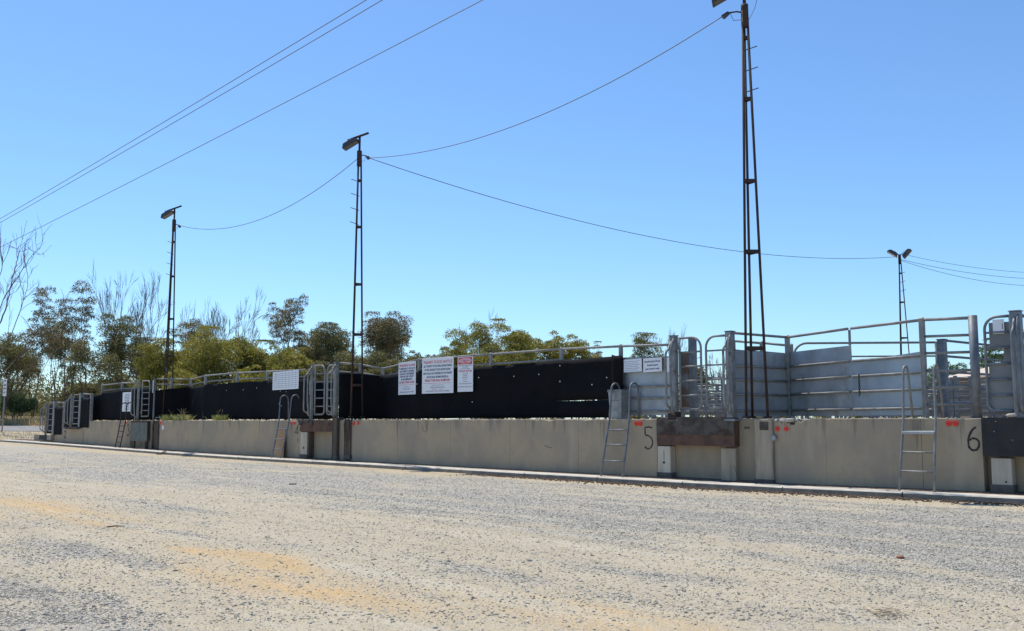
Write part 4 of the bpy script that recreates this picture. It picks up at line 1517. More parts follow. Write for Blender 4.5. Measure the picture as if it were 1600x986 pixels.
# white oval ring
ring = [Vector((w_ * .5 + w_ * .40 * math.cos(q), -.005, h_ * .885 + h_ * .075 * math.sin(q))) for q in np.linspace(0, 2 * math.pi, 29)]
mb = MB()
n = len(ring)
vs = [v_ for v_ in ring] + [Vector((w_ * .5, -.005, h_ * .885)) + Vector(((v_.x - w_ * .5) * .9, 0, (v_.z - h_ * .885) * .84)) for v_ in ring]
mb.add(vs, [(i, i + 1, n + i + 1, n + i) for i in range(n - 1)])
mb.build('oval', M['white'], t)
text_mesh(t, 'NOTICE', w_ * .6, h_ * .09, w_ / 2, h_ * .845, 'white', y=-.0055, bold=.02)
lines(t, w_, h_, [('LIVESTOCK PRESENTED', .735, .03, .82, 'sign_ink', 0), ('FOR SALE', .69, .03, .45, 'sign_ink', 0), ('THAT ARE UNFIT', .64, .03, .66, 'sign_ink', 0), ('SHOULD NOT BE', .565, .055, .82, 'sign_red', .02),
                  ('UNLOADED', .50, .026, .45, 'sign_ink', 0), ('INJURED', .45, .026, .36, 'sign_ink', 0), ('EMACIATED', .40, .026, .5, 'sign_ink', 0), ('OR SICK', .345, .026, .3, 'sign_ink', 0), ('CONTACT', .28, .026, .5, 'sign_ink', 0),
                  ('YARD MANAGER OFFICE', .215, .03, .84, 'sign_ink', 0), ('BY ORDER OF THE COUNCIL', .125, .034, .9, 'sign_ink', 0)])
# gridded white board left of bay four
t, w_, h_ = board('white gridded schedule board on the black cloth above ladder 4', (426, 466.5, 580, 608.5), (.60, .32))
for k in range(1, 9):
    bar(t, w_ * .03, w_ * .97, h_ * k / 9.2, h_ * k / 9.2 + .012, 'sign_ink_soft', name='ruled_line')
for k in range(1, 7):
    bar(t, w_ * (.12 + .128 * k), w_ * (.12 + .128 * k) + .01, h_ * .1, h_ * .97, 'sign_ink_soft', y=-.0035, name='ruled_line')
lines(t, w_, h_, [])
for f_, s_ in ((.88, 'SALE'), (.76, 'SHEEP'), (.64, 'CATTLE'), (.52, 'DOCK')):
    text_mesh(t, s_, w_ * .14, h_ * .055, w_ * .13, h_ * f_, 'sign_ink', y=-.005)
# two small boards right of ladder five
t, w_, h_ = board('small white framed table board behind the hoop of ladder 5', (974.5, 1002.5, 560.5, 581.5), (.42, .30))
for k in range(6):
    bar(t, w_ * .08, w_ * (.92 if k % 2 else .8), h_ * (.14 + .13 * k), h_ * (.14 + .13 * k) + .01, 'sign_ink_soft', name='ruled_line')
bar(t, 0, w_, h_ * .97, h_ * 1.0, 'sheet_new', y=-.006, name='frame')
bar(t, 0, w_, 0, h_ * .03, 'sheet_new', y=-.006, name='frame')
t, w_, h_ = board('white board reading Restricted Area Authorised personnel only', (1005, 1034, 559.5, 581), (.29, .17))
lines(t, w_, h_, [('Restricted Area', .70, .15, .84, 'sign_ink', .02), ('Authorised', .43, .14, .58, 'sign_ink', .02), ('personnel only', .17, .14, .82, 'sign_ink', .02)])
t, w_, h_ = board('blank narrow white board beside the left gate post of the wide rusty beam bay', (1040.5, 1050.5, 558.5, 581), (.15, .11))
t, w_, h_ = board('white printed board on the black cloth behind ladder 3', (191.3, 205.5, 613, 643), (.37, .27))
for k in range(11):
    text_mesh(t, R.choice(['ALL STOCK MUST BE', 'UNLOAD IN ORDER', 'CLEAR THE RAMP', 'CLOSE ALL GATES']), w_ * .8, h_ * .045, w_ / 2, h_ * (.07 + .08 * k), 'sign_ink', bold=.02)
t, w_, h_ = board('small pale paper notice fixed high on the sheet backed gate', (1551, 1569, 499, 521.5), .075, 'paper_notice', m='white')
text_mesh(t, 'o', w_ * .1, h_ * .06, w_ * .85, h_ * .8, 'sign_ink_soft')
bar(t, w_ * .8, w_ * .9, h_ * .3, h_ * .7, 'sign_ink_soft')
# tiny pale tags on cloth two
for px, py in ((149, 627), (149, 632)):
    c = P(px, py, .38)
# ------------------------------------------------------------------ bin
a = P(974, 650, .42)
zb_, zt_ = wall_top(a.x) - .01, P(974, 609.5, .42).z
bn = thing('rubbish_bin', 'grey square steel rubbish bin behind ladder 5 on the deck', 'bin', None, (a.x, .30, zb_))
w2, w1, H = .205, .165, zt_ - zb_
MB().add([(-w1, -w1, 0), (w1, -w1, 0), (w1, w1, 0), (-w1, w1, 0), (-w2, -w2, H), (w2, -w2, H), (w2, w2, H), (-w2, w2, H), (-w2 + .015, -w2 + .015, H), (w2 - .015, -w2 + .015, H), (w2 - .015, w2 - .015, H), (-w2 + .015, w2 - .015, H),
          (-w1 + .01, -w1 + .01, .03), (w1 - .01, -w1 + .01, .03), (w1 - .01, w1 - .01, .03), (-w1 + .01, w1 - .01, .03)],
         [(3, 2, 1, 0), (0, 1, 5, 4), (1, 2, 6, 5), (2, 3, 7, 6), (3, 0, 4, 7), (4, 5, 9, 8), (5, 6, 10, 9), (6, 7, 11, 10), (7, 4, 8, 11), (8, 9, 13, 12), (9, 10, 14, 13), (10, 11, 15, 14), (11, 8, 12, 15), (12, 13, 14, 15)]).build('body', M['bin'], bn)
MB().box((-w2 - .012, -w2 - .012, H - .05), (w2 + .012, -w2 - .003, H + .005)).build('rim', M['galv'], bn)
MB().box((-w2 * .75, -w2 + .006, H * .62), (w2 * .6, -w2 + .03, H * .66)).build('handle', M['galv'], bn)
# ------------------------------------------------------------------ lamp towers
def floodlight(parent, c, aim, wd=.3, dp=.60, th=.15, bracket_to=None):
    """box floodlight centred at c looking along aim (tilted down)"""
    c, aim = Vector(c), Vector(aim).normalized()
    sx = aim.cross(Vector((0, 0, 1))).normalized()
    up = sx.cross(aim)
    mb_ = MB()
    vs = []
    # deep housing: wide rim at the front, narrower back
    for k, (d_, s_) in enumerate(((th * .5, 1.0), (th * .35, 1.0), (-th * .5, .72), (-th * .62, .5))):
        for i, j in ((-1, -1), (1, -1), (1, 1), (-1, 1)):
            vs.append(c + aim * d_ + sx * (i * wd / 2 * (s_ * .5 + .5)) + up * (j * dp / 2 * s_))
    fs = [(0, 1, 2, 3), (15, 14, 13, 12)]
    for k in range(3):
        for i in range(4):
            j = (i + 1) % 4
            fs.append((k * 4 + j, k * 4 + i, k * 4 + 4 + i, k * 4 + 4 + j))
    mb_.add(vs, fs)
    fl = mb_.build('floodlight', M['lamp'], parent)
    MB().obox(c + aim * (th * .5 + .004), sx * wd * .43, up * dp * .42, aim * .004).build('lens', M['glass'], fl)
    MB().obox(c - aim * th * .45 + up * dp * .16, sx * wd * .3, up * .05, aim * .05).build('ballast', M['lamp_top'], fl)
    if bracket_to is not None:
        b_ = Vector(bracket_to)
        for q in (-1, 1):
            MB().tube([c + sx * q * wd * .46, c + sx * q * wd * .44 - aim * th * .8, b_], .016, 5).build('bracket', M['lamp'], fl)
    return fl


def tower(label, base, z0, ztop, spread, rot, mast_h, lamps, crossbar=None, brace=(.0,), pegs=12, peg_dir=(1, 0), top_r=.055, leg_r=.028, group='tripod floodlight towers'):
    t = thing('light_tower', label, 'light tower', group, (base[0], base[1], z0))
    H = ztop - z0
    A = [rot + k * 2 * math.pi / 3 for k in range(3)]
    B = [Vector((spread * math.cos(q), spread * math.sin(q), -.03)) for q in A]
    Tp = [Vector((top_r * math.cos(q), top_r * math.sin(q), H)) for q in A]
    for b_, p in zip(B, Tp):
        mid = b_.lerp(p, .5)
        MB().tube([b_, mid, p], leg_r, 8).build('leg', M['mast'], t)
    for f_ in brace:
        q = [b_.lerp(p, f_) for b_, p in zip(B, Tp)]
        for k in range(3):
            d = q[(k + 1) % 3] - q[k]
            MB().obox((q[k] + q[(k + 1) % 3]) / 2, d / 2, d.cross(Vector((0, 0, 1))).normalized() * .006, (0, 0, .04)).build('brace', M['mast'], t)
    # head sleeve
    mb_ = MB()
    mb_.tube([(0, 0, H - .38), (0, 0, H + .06), (0, 0, H + .14)], top_r + leg_r, 8)
    mb_.build('head_sleeve', M['mast'], t)
    MB().tube([(0, 0, H), (0, 0, H + mast_h)], .038, 8).build('mast', M['mast'], t)
    pd = Vector((peg_dir[0], peg_dir[1], .35)).normalized()
    for k in range(pegs):
        z = H - .9 - .48 * k
        f_ = z / H
        c = Vector((0, 0, z)) + Vector((peg_dir[0], peg_dir[1], 0)).normalized() * (spread + (top_r - spread) * f_) * .4
        MB().tube([c - pd * .06, c + pd * .24], .012, 5).build('step_peg', M['mast'], t)
    for p in B:
        MB().box((p.x - .06, p.y - .06, -.03), (p.x + .06, p.y + .06, .015)).build('foot_plate', M['mast'], t)
    if crossbar:
        a, b_ = Vector(crossbar[0]), Vector(crossbar[1])
        MB().tube([Vector((0, 0, H)) + a, Vector((0, 0, H)) + b_], .04, 8).build('crossbar', M['mast'], t)
    for c, aim, wd, brk in lamps:
        floodlight(t, Vector((0, 0, H)) + Vector(c), aim, wd, bracket_to=(Vector((0, 0, H)) + Vector(brk)) if brk else None)
    return t, H


cr = Vector((math.cos(YAW), math.sin(YAW), 0))       # level direction across the camera's view
fw = Vector((-math.sin(YAW), math.cos(YAW), 0))


def insulator(t, p, d, drop=True):
    p, d = Vector(p), Vector(d)
    o = MB().tube([p, p + d * .5 + Vector((0, 0, .03)), p + d], .018, 6).build('cable_arm', M['mast'], t)
    MB().tube([p + d - Vector((0, 0, .0)), p + d * 1.35 - Vector((0, 0, .10))], .045, 8, r2=.06).build('insulator', M['lamp'], o)
    MB().tube([p + d * .9, p + d * .7 - Vector((0, 0, .18)), p + d * .25 - Vector((0, 0, .16)), p], .007, 4).build('loop_wire', M['wire'], o)


BR = (.12, .31, .50, .72, .9)
lot = Vector((-.25, -.97, 0)).normalized()          # lamps look over the truck yard
b1 = P(1180.5, 650, .22)
top1 = P(1163, 17, .22)
t1, H1 = tower('nearest rusty tripod floodlight tower in front of the blue grey sheet steel fence', (b1.x, b1.y), b1.z - .02, top1.z, .265, YAW + math.pi / 2, .95,
               [(tuple(-cr * .47 + Vector((0, 0, .36))), tuple(cr * .42 - fw * .12 + Vector((0, 0, -.9))), .32, (0, 0, .66))], (tuple(-cr * .3 + Vector((0, 0, .86))), tuple(cr * .3 + Vector((0, 0, 1.0)))), (.165, .397, .57, .775, .93), 3, (cr.x, cr.y), leg_r=.029)
insulator(t1, (0, 0, H1 - .05), -cr * .36 + Vector((0, 0, .0)))
loopw = [Vector((0, 0, H1 - .25)) + cr * (.06 + .22 * math.sin(q * 1.3)) + Vector((0, 0, .75 * q / 1.6)) for q in np.linspace(0, 1.6, 9)]
MB().tube(loopw, .006, 4).build('loop_wire', M['wire'], t1)
b2 = P(554.5, 650, .35)
top2 = P(559.5, 243, .35)
t2, H2 = tower('middle dark tripod floodlight tower in front of the longest black cloth', (b2.x, b2.y), b2.z - .02, top2.z, .245, YAW + .12, .62,
               [(tuple(-cr * .30 + Vector((0, 0, .40))), tuple(cr * .46 - fw * .1 + Vector((0, 0, -.88))), .32, (0, 0, .52))], (tuple(-cr * .25 + Vector((0, 0, .56))), tuple(cr * .30 + Vector((0, 0, .76)))), BR, 4, (-cr.x, -cr.y), leg_r=.03)
insulator(t2, (0, 0, H2 - .03), cr * .24)
b3 = P(260.5, 650, .6)
top3 = P(269.5, 349, .6)
t3, H3 = tower('far left dark tripod floodlight tower behind the weeds near the green plate bay', (b3.x, b3.y), b3.z - .02, top3.z, .225, YAW + .12, .62,
               [(tuple(-cr * .30 + Vector((0, 0, .40))), tuple(cr * .46 - fw * .1 + Vector((0, 0, -.88))), .32, (0, 0, .52))], (tuple(-cr * .25 + Vector((0, 0, .56))), tuple(cr * .30 + Vector((0, 0, .76)))), BR, 4, (-cr.x, -cr.y), leg_r=.031)
insulator(t3, (0, 0, H3 - .1), cr * .2)
top4 = PD(1405.5, 402, 52)
t4, H4 = tower('distant slim floodlight tower with two lamps spread like wings behind the yards', (top4.x, top4.y), 1.4, top4.z, .42, .3, .16,
               [(tuple(-cr * .36 + Vector((0, 0, .22))), tuple(-cr * .55 + fw * .2 + Vector((0, 0, -.85))), .62, (0, 0, .1)),
                (tuple(cr * .40 + Vector((0, 0, .22))), tuple(cr * .6 - fw * .35 + Vector((0, 0, -.65))), .62, (0, 0, .1))], None, BR, 3, (cr.x, cr.y), top_r=.05, leg_r=.03)


def cable(label, a, b_, sag, r=.011, m='wire', n=40, group=None, drop_ref=None):
    a, b_ = Vector(a), Vector(b_)
    pts = []
    for k in range(n + 1):
        t = k / n
        p = a.lerp(b_, t)
        p.z -= sag * 4 * t * (1 - t)
        pts.append(p)
    o = MB().tube(pts, r, 5).build('overhead_cable', M[m], None)
    return tag(o, label, 'cable', group)


i1 = Vector(t1.location) + Vector((0, 0, H1 - .1)) - cr * .45
i2 = Vector(t2.location) + Vector((0, 0, H2 - .1)) + cr * .32
i2l = Vector(t2.location) + Vector((0, 0, H2 - .15)) - cr * .09
i3 = Vector(t3.location) + Vector((0, 0, H3 - .12)) + cr * .25
i4 = Vector(t4.location) + Vector((0, 0, H4 + .02)) - cr * .25
cable('thin sagging cable from the far left tower to the middle tower', i3, i2l, .95)
cable('thin sagging cable from the middle tower up to the nearest tower', i2, i1, .75)
cable('long sagging cable from the middle tower to the distant two lamp tower', i2, i4, 1.15, r=.013)
i4r = Vector(t4.location) + Vector((0, 0, H4 + .1)) + cr * .5
cable('upper of the three thin cables right of the distant two lamp tower', i4r, PD(1720, 424, 60), .45, r=.011)
i4b = Vector(t4.location) + Vector((0, 0, H4 - .12)) + cr * .05
cable('middle of the three thin cables right of the distant two lamp tower', i4b, PD(1720, 433, 60), .5, r=.012)
cable('lowest of the three thin cables right of the distant two lamp tower', i4b - Vector((0, 0, .05)), PD(1720, 440, 60), .75, r=.012)
# power lines high over the yard, running on to poles outside the picture
def pl(x0, y0, x1, y1, ex0=-220, ey1=-160, d0=105, d1=34):
    s_ = (y1 - y0) / (x1 - x0)
    return PD(ex0, y0 + s_ * (ex0 - x0), d0), PD(x0 + (ey1 - y0) / s_, ey1, d1)


for lab, (a, b_) in (('upper left of two close power lines crossing the top left sky', pl(0, 335.5, 565, 0)), ('second of two close power lines crossing the top left sky', pl(0, 341.5, 590, 0)), ('single lower power line crossing the sky from left edge to top', pl(0, 380.5, 746, 0))):
    cable(lab, a, b_, .35, r=.02, m='wire_pale', n=30)

# ------------------------------------------------------------------ stock pens behind the docks
def pen(a, b_, h=1.5, n_r=6, step=2.4, m='galv', r=.024):
    h *= .78
    a, b_ = Vector((a[0], a[1], 1.41)), Vector((b_[0], b_[1], 1.41))
    t = thing('pen_fence', 'galvanised rail fence of the stock pens behind the loading docks', 'fence', 'pen fences in the yards behind', a)
    d = b_ - a
    L_ = d.length
    n = max(1, round(L_ / step))
    for k in range(n + 1):
        p = d * (k / n)
        MB().box((p.x - .04, p.y - .04, -.03), (p.x + .04, p.y + .04, h + .05)).build('post', M[m], t)
    for k in range(n_r):
        z = h - (h - .22) * k / (n_r - 1)
        MB().tube([Vector((0, 0, z)), d + Vector((0, 0, z))], r, 6).build('rail', M[m], t)
    return t


for y, xa, xb, h in ((6.5, -21, -8.9, 1.3), (7.5, -7.4, -1.2, 1.4), (11, -9, 0, 1.45), (9.5, -30, -10.5, 1.45), (13, -22, -6.5, 1.5), (17, -26, 2, 1.55), (22, -28, 4, 1.55), (28, -30, 8, 1.6), (36, -34, 14, 1.6), (46, -30, 20, 1.6)):
    pen((xa, y), (xb, y), h)
for x, y0, y1, h in ((-15.2, 3, 17, 1.5), (-18.5, 6.5, 28, 1.5), (-12.4, 6.5, 36, 1.5), (-10.4, 9.5, 22, 1.5), (-5.6, 3.2, 28, 1.6), (-7.6, 6, 22, 1.5), (-3.6, 5, 20, 1.6), (-2, 17, 46, 1.6), (3, 17, 46, 1.6), (-23, 9.5, 36, 1.5)):
    pen((x, y0), (x, y1), h)
hp2 = P(1468, 541, 4.6)
# race running back from the inner gate post
ra = thing('pen_fence', 'steel race rails running back to the right from the heavy post behind ladder 6', 'fence', None, (hp.x + .15, hp.y + .2, 1.41))
for k, z in enumerate((1.82, 1.46, 1.1, .75, .4)):
    MB().tube([(0, 0, z), (.9, 9.5, z)], .03, 6).build('rail', M['galv_dark'], ra)
for q in (.35, .7, 1.0):
    MB().box((.9 * q - .04, 9.5 * q - .04, -.03), (.9 * q + .04, 9.5 * q + .04, 1.85)).build('post', M['galv_dark'], ra)

# ------------------------------------------------------------------ houses and sheds
def house(name, label, c, wx, wy, hw, hr, mw, mr, z0, rot=0.0, hip=True):
    t = thing(name, label, name.replace('_', ' '), None, (c.x, c.y, z0))
    t.rotation_euler = (0, 0, rot)
    MB().box((-wx / 2, -wy / 2, -.3), (wx / 2, wy / 2, hw)).build('wall', M[mw], t)
    e = .5
    x, y = wx / 2 + e, wy / 2 + e
    ins = min(x, y) if hip else 0
    rx = x - ins * .95
    vs = [(-x, -y, hw - .05), (x, -y, hw - .05), (x, y, hw - .05), (-x, y, hw - .05), (-rx, 0, hw + hr), (rx, 0, hw + hr),
          (-x, -y, hw + .1), (x, -y, hw + .1), (x, y, hw + .1), (-x, y, hw + .1)]
    MB().add(vs, [(6, 7, 5, 4), (7, 8, 5), (8, 9, 4, 5), (9, 6, 4), (0, 1, 7, 6), (1, 2, 8, 7), (2, 3, 9, 8), (3, 0, 6, 9), (3, 2, 1, 0)]).build('roof', M[mr], t)
    for q in (-.55, .1, .6):
        w_ = MB().box((wx * q * .5 - .55, -wy / 2 - .03, hw * .38), (wx * q * .5 + .55, -wy / 2 - .004, hw * .8)).build('window', M['glass'], t)
        MB().box((wx * q * .5 - .62, -wy / 2 - .05, hw * .34), (wx * q * .5 + .62, -wy / 2 - .032, hw * .378)).build('sill', M['white'], w_)
    return t


house('house', 'low house with a cream hipped roof beyond the pens right of ladder 6', PD(1522, 654, 78), 4.6, 5, 2.7 + .25, 1.15, 'brickwall', 'roof_cream', .5, rot=YAW)
house('house', 'cream roofed building cut by the right edge behind the last post', PD(1640, 654, 66), 11, 7, 3.6, 1.2, 'brickwall', 'roof_cream', .6, rot=YAW)
house('shed', 'long low grey shed with a bright white roof edge among the far left trunks', PD(66, 650, 150), 9.5, 5, 1.75, .45, 'greywall', 'roof_white', 1.0, rot=YAW, hip=False)

# ------------------------------------------------------------------ road and dry grass
def strip(name, label, d0, d1, m, lift, l0=-1.2, l1=-.2):
    mb_ = MB()
    nd, nl = 10, 24
    vs = []
    for i in range(nd + 1):
        for j in range(nl + 1):
            d = d0 + (d1 - d0) * i / nd
            lat = 80 * (l0 + (l1 - l0) * j / nl)
            p = CAM + fw * d + cr * lat
            vs.append((p.x, p.y, gz(p.x, p.y) + lift))
    W = nl + 1
    fs = [(i * W + j, i * W + j + 1, (i + 1) * W + j + 1, (i + 1) * W + j) for i in range(nd) for j in range(nl)]
    mb_.add(vs, fs)
    return tag(mb_.build(name, M[m], None), label, kind='structure')


strip('road', 'pale grey sealed road crossing behind the low end of the wall', 74, 86, 'asphalt', .03, -1.3, .05)


def blades(n, pos_fn, h0, h1, wd, lean, rng):
    v, f = [], []
    for k in range(n):
        p = pos_fn(k)
        h = rng.uniform(h0, h1)
        a = rng.uniform(0, 6.283)
        lx, ly = math.cos(a) * lean * h * rng.random(), math.sin(a) * lean * h * rng.random()
        b_ = rng.uniform(0, 3.14)
        dx, dy = math.cos(b_) * wd, math.sin(b_) * wd
        i = len(v)
        v += [(p[0] - dx, p[1] - dy, p[2]), (p[0] + dx, p[1] + dy, p[2]), (p[0] + lx * .5 + dx * .6, p[1] + ly * .5 + dy * .6, p[2] + h * .6), (p[0] + lx, p[1] + ly, p[2] + h)]
        f.append((i, i + 1, i + 2, i + 3))
    return np.array(v), np.array(f)


rg = random.Random(5)


def gp(k):
    d = rg.uniform(87, 125)
    lat = d * rg.uniform(-.62, -.44)
    p = CAM + fw * d + cr * lat
    return p.x, p.y, gz(p.x, p.y) - .05


v, f = blades(26000, gp, .25, .75, .05, .8, rg)
tag(np_mesh('dry_grass', v, f, M['straw']), 'tall dry straw coloured grass beyond the road at the far left', 'grass', kind='stuff')


def gp2(k):
    d = rg.uniform(53, 73)
    lat = d * rg.uniform(-.56, -.45)
    p = CAM + fw * d + cr * lat
    return p.x, p.y, gz(p.x, p.y) - .02


v, f = blades(2500, gp2, .04, .12, .03, 1.2, rg)
tag(np_mesh('verge_grass', v, f, M['straw']), 'thin dry verge grass by the low end of the kerb', 'grass', kind='stuff')


def kerb_litter():
    rng = NR
    n = 8000
    x = np.concatenate([rng.uniform(-19, -3, n), rng.uniform(-50, -19, 900)])
    y = np.concatenate([np.where(rng.random(n) < .55, rng.uniform(-.34, -.02, n), -.80 - np.abs(rng.normal(0, .28, n))), rng.uniform(-.34, -.02, 900)])
    z = base_z(x, np.full_like(x, -.4)) + np.where(y > -.58, .105, .008)
    sz = rng.uniform(.008, .034, len(x))
    v, f = rocks(np.stack([x, y, z], 1), sz, OCT_V, OCT_F, rng, .4)
    tag(np_mesh('leaf_litter', v, f, M['litter']), 'dark leaf litter and bark crumbs along the kerb', 'leaf litter', kind='stuff')
    n = 900
    x = rng.uniform(-42, -4, n)
    y = rng.uniform(.02, .7, n)
    v, f = rocks(np.stack([x, y, wall_top(x) - .005], 1), rng.uniform(.01, .035, n), OCT_V, OCT_F, rng, .6)
    tag(np_mesh('wall_top_grit', v, f, M['conc_break']), 'pale grit and crumbs on the wall top', 'grit', kind='stuff')


kerb_litter()


def tuft(label, px, n, h, spread_, y=.25, m='weed', stalks=6):
    c = P(px, 655, y)
    z = wall_top(c.x) - .02
    rg2 = random.Random(px)
    v, f = blades(n, lambda k: (rg2.gauss(0, spread_), rg2.gauss(0, .1), 0), h * .3, h, .012, 1.3, rg2)
    o = thing('weed_clump', label, 'weed', None, (c.x, y, z))
    np_mesh('leaves', v, f, M[m], o)
    for k in range(stalks):
        a = rg2.uniform(-spread_, spread_)
        MB().tube([(a * .3, 0, 0), (a, rg2.uniform(-.1, .1), h * 1.0), (a * 2.0, rg2.uniform(-.2, .2), h * rg2.uniform(1.2, 1.8))], .008, 4, r2=.003).build('stalk', M['straw'], o)


tuft('spreading green weed with dry stalks on the wall near the far left tower', 285, 620, .30, .24, stalks=9)
tuft('low green weed between the legs of the far left tower', 264, 220, .30, .14, stalks=2)
tuft('small green weed clump alone on the wall left of ladder with boards', 343.5, 300, .27, .13, stalks=3)

# ------------------------------------------------------------------ small debris
def lay(name, label, cat, pts, r, m, r2=None):
    P3 = [PZ(px, py, 0) for px, py in pts]
    P3 = [Vector((p.x, p.y, float(ground_surface(np.array([p.x]), np.array([p.y]))[0]) + r * .6)) for p in P3]
    return tag(MB().tube(P3, r, 5, r2=r2).build(name, M[m], None), label, cat)


lay('stick', 'dark flat stick lying on the tan gravel at left', 'stick', [(167, 824), (180, 822.5), (195, 822.5)], .011, 'stick', .004)
lay('stick', 'short dark stick on the grey gravel near the wall below the white post', 'stick', [(452, 757), (463, 756.5)], .017, 'stick')
tw = thing('twig_bundle', 'dry pale palm twigs spread on the tan gravel at lower right', 'twigs', None, PZ(1400, 957, .01))
rg3 = random.Random(9)
for k in range(9):
    q = PZ(1345 + rg3.uniform(0, 30), 950 + rg3.uniform(-3, 8), .02) - tw.location
    q1 = PZ(1390 + rg3.uniform(-20, 20), 955 + rg3.uniform(-6, 8), .03) - tw.location
    q2 = PZ(1420 + rg3.uniform(-25, 28), 956 + rg3.uniform(-2, 10), .012) - tw.location
    MB().tube([q, q1, q2], .0045, 4, r2=.002).build('twig', M['cane'], tw)
v, f = rocks(np.array([tuple(PZ(1407, 871, .02))]), np.array([.042]), ICO_V, ICO_F, NR, .5)
tag(np_mesh('brick_piece', v, f, M['brick']), 'small reddish broken brick piece on the grey gravel', 'brick')
for px, lab in ((253, 'left of two thin bent rods lying over the kerb below the far left tower'), (256, 'right of two thin bent rods lying over the kerb below the far left tower')):
    c = P(px, 712, -.82)
    z = gz(c.x, -.8)
    MBt = MB().tube([(c.x - .05, -.3, z + .12), (c.x, -.7, z + .16), (c.x + .02, -.9, z + .02), (c.x + .12, -1.1, z + .03)], .02, 5)
    tag(MBt.build('bent_rod', M['mast'], None), lab, 'rod')

# ------------------------------------------------------------------ trees
def leaf_quads(centers, size, rng, droop=.3, aspect=.42):
    n = len(centers)
    d = rng.normal(size=(n, 3))
    d[:, 2] -= droop
    d /= np.linalg.norm(d, axis=1, keepdims=True)
    u = rng.normal(size=(n, 3))
    s = np.cross(d, u)
    s /= np.linalg.norm(s, axis=1, keepdims=True)
    L_ = size * (.6 + .8 * rng.random((n, 1)))
    a = centers - d * L_ * .5
    c = centers + d * L_ * .5
    b_ = centers + s * L_ * aspect * .5
    e = centers - s * L_ * aspect * .5
    v = np.stack([a, b_, c, e], 1).reshape(-1, 3)
    f = np.arange(4 * n).reshape(-1, 4)
    return v, f


def limb(mb_, p, d, L_, r, rng, wob=.12, up=.1, n=5, taper=.6, seg=6):
    pts = [Vector(p)]
    d = Vector(d).normalized()
    for k in range(n):
        d = (d + Vector((rng.gauss(0, wob), rng.gauss(0, wob), rng.gauss(0, wob) + up))).normalized()
        pts.append(pts[-1] + d * (L_ / n))
    mb_.tube(pts, r, seg, cap=False, r2=r * taper)
    return pts, d


def split(d, ang, rng):
    a = d.orthogonal().normalized()
    a.rotate(Matrix.Rotation(rng.uniform(0, 6.283), 3, d))
    return (d * math.cos(ang) + a * math.sin(ang)).normalized()


def clump(c, s, k, nr, flat=.82):
    d = nr.normal(size=(k, 3))
    d /= np.linalg.norm(d, axis=1, keepdims=True)
    d[:, 2] = np.where(d[:, 2] < -.25, -d[:, 2], d[:, 2])
    r = s * (.58 + .48 * nr.random((k, 1)) ** .8)
    q = d * r
    q[:, 2] *= flat
    q += nr.normal(size=(k, 3)) * s * .10
    return c + q


def branch_tree(H, W, rng, stems=2, levels=4, spread=.5, thin=.6, first=.3, r0=.16, lean=.25, tipr=.012, bare=False):
    """returns limb builder and leaf anchor points (world scale, base at origin)"""
    mb_ = MB()
    tips = []

    def grow(p, d, L_, r, lev):
        pts, d2 = limb(mb_, p, d, L_, r, rng, .09 if lev < 2 else (.09 if bare else .16), .035 if bare else .06, 4, .62, 7 if lev < 2 else 4)
        if lev >= levels - 2:
            tips.extend([(q, lev) for q in pts[2:]])
        if lev >= levels:
            return
        nb = rng.choice((2, 3, 3)) if lev < levels - 1 else rng.choice((2, 3, 4))
        for k in range(nb):
            an = rng.uniform(.22, spread) * (1.1 if k else .5)
            grow(pts[-1] if k < 2 else pts[-2], split(d2, an, rng), L_ * rng.uniform(.55, .82), max(tipr, r * rng.uniform(.45, .66)), lev + 1)
    for s_ in range(stems):
        a = 6.283 * s_ / stems + rng.uniform(0, 1)
        d = Vector((math.cos(a) * lean, math.sin(a) * lean, 1)).normalized()
        grow((math.cos(a) * .15, math.sin(a) * .15, -.2), d, H * first * rng.uniform(.85, 1.15), r0 * rng.uniform(.75, 1.1), 0)
    return mb_, tips


def fit(vs, H, W):
    """scale so the tree really has height H and width W"""
    a = np.array(vs)
    zt = np.percentile(a[:, 2], 99.7)
    wd = np.percentile(np.abs(a[:, :2]), 98) * 2
    return W / wd, H / zt


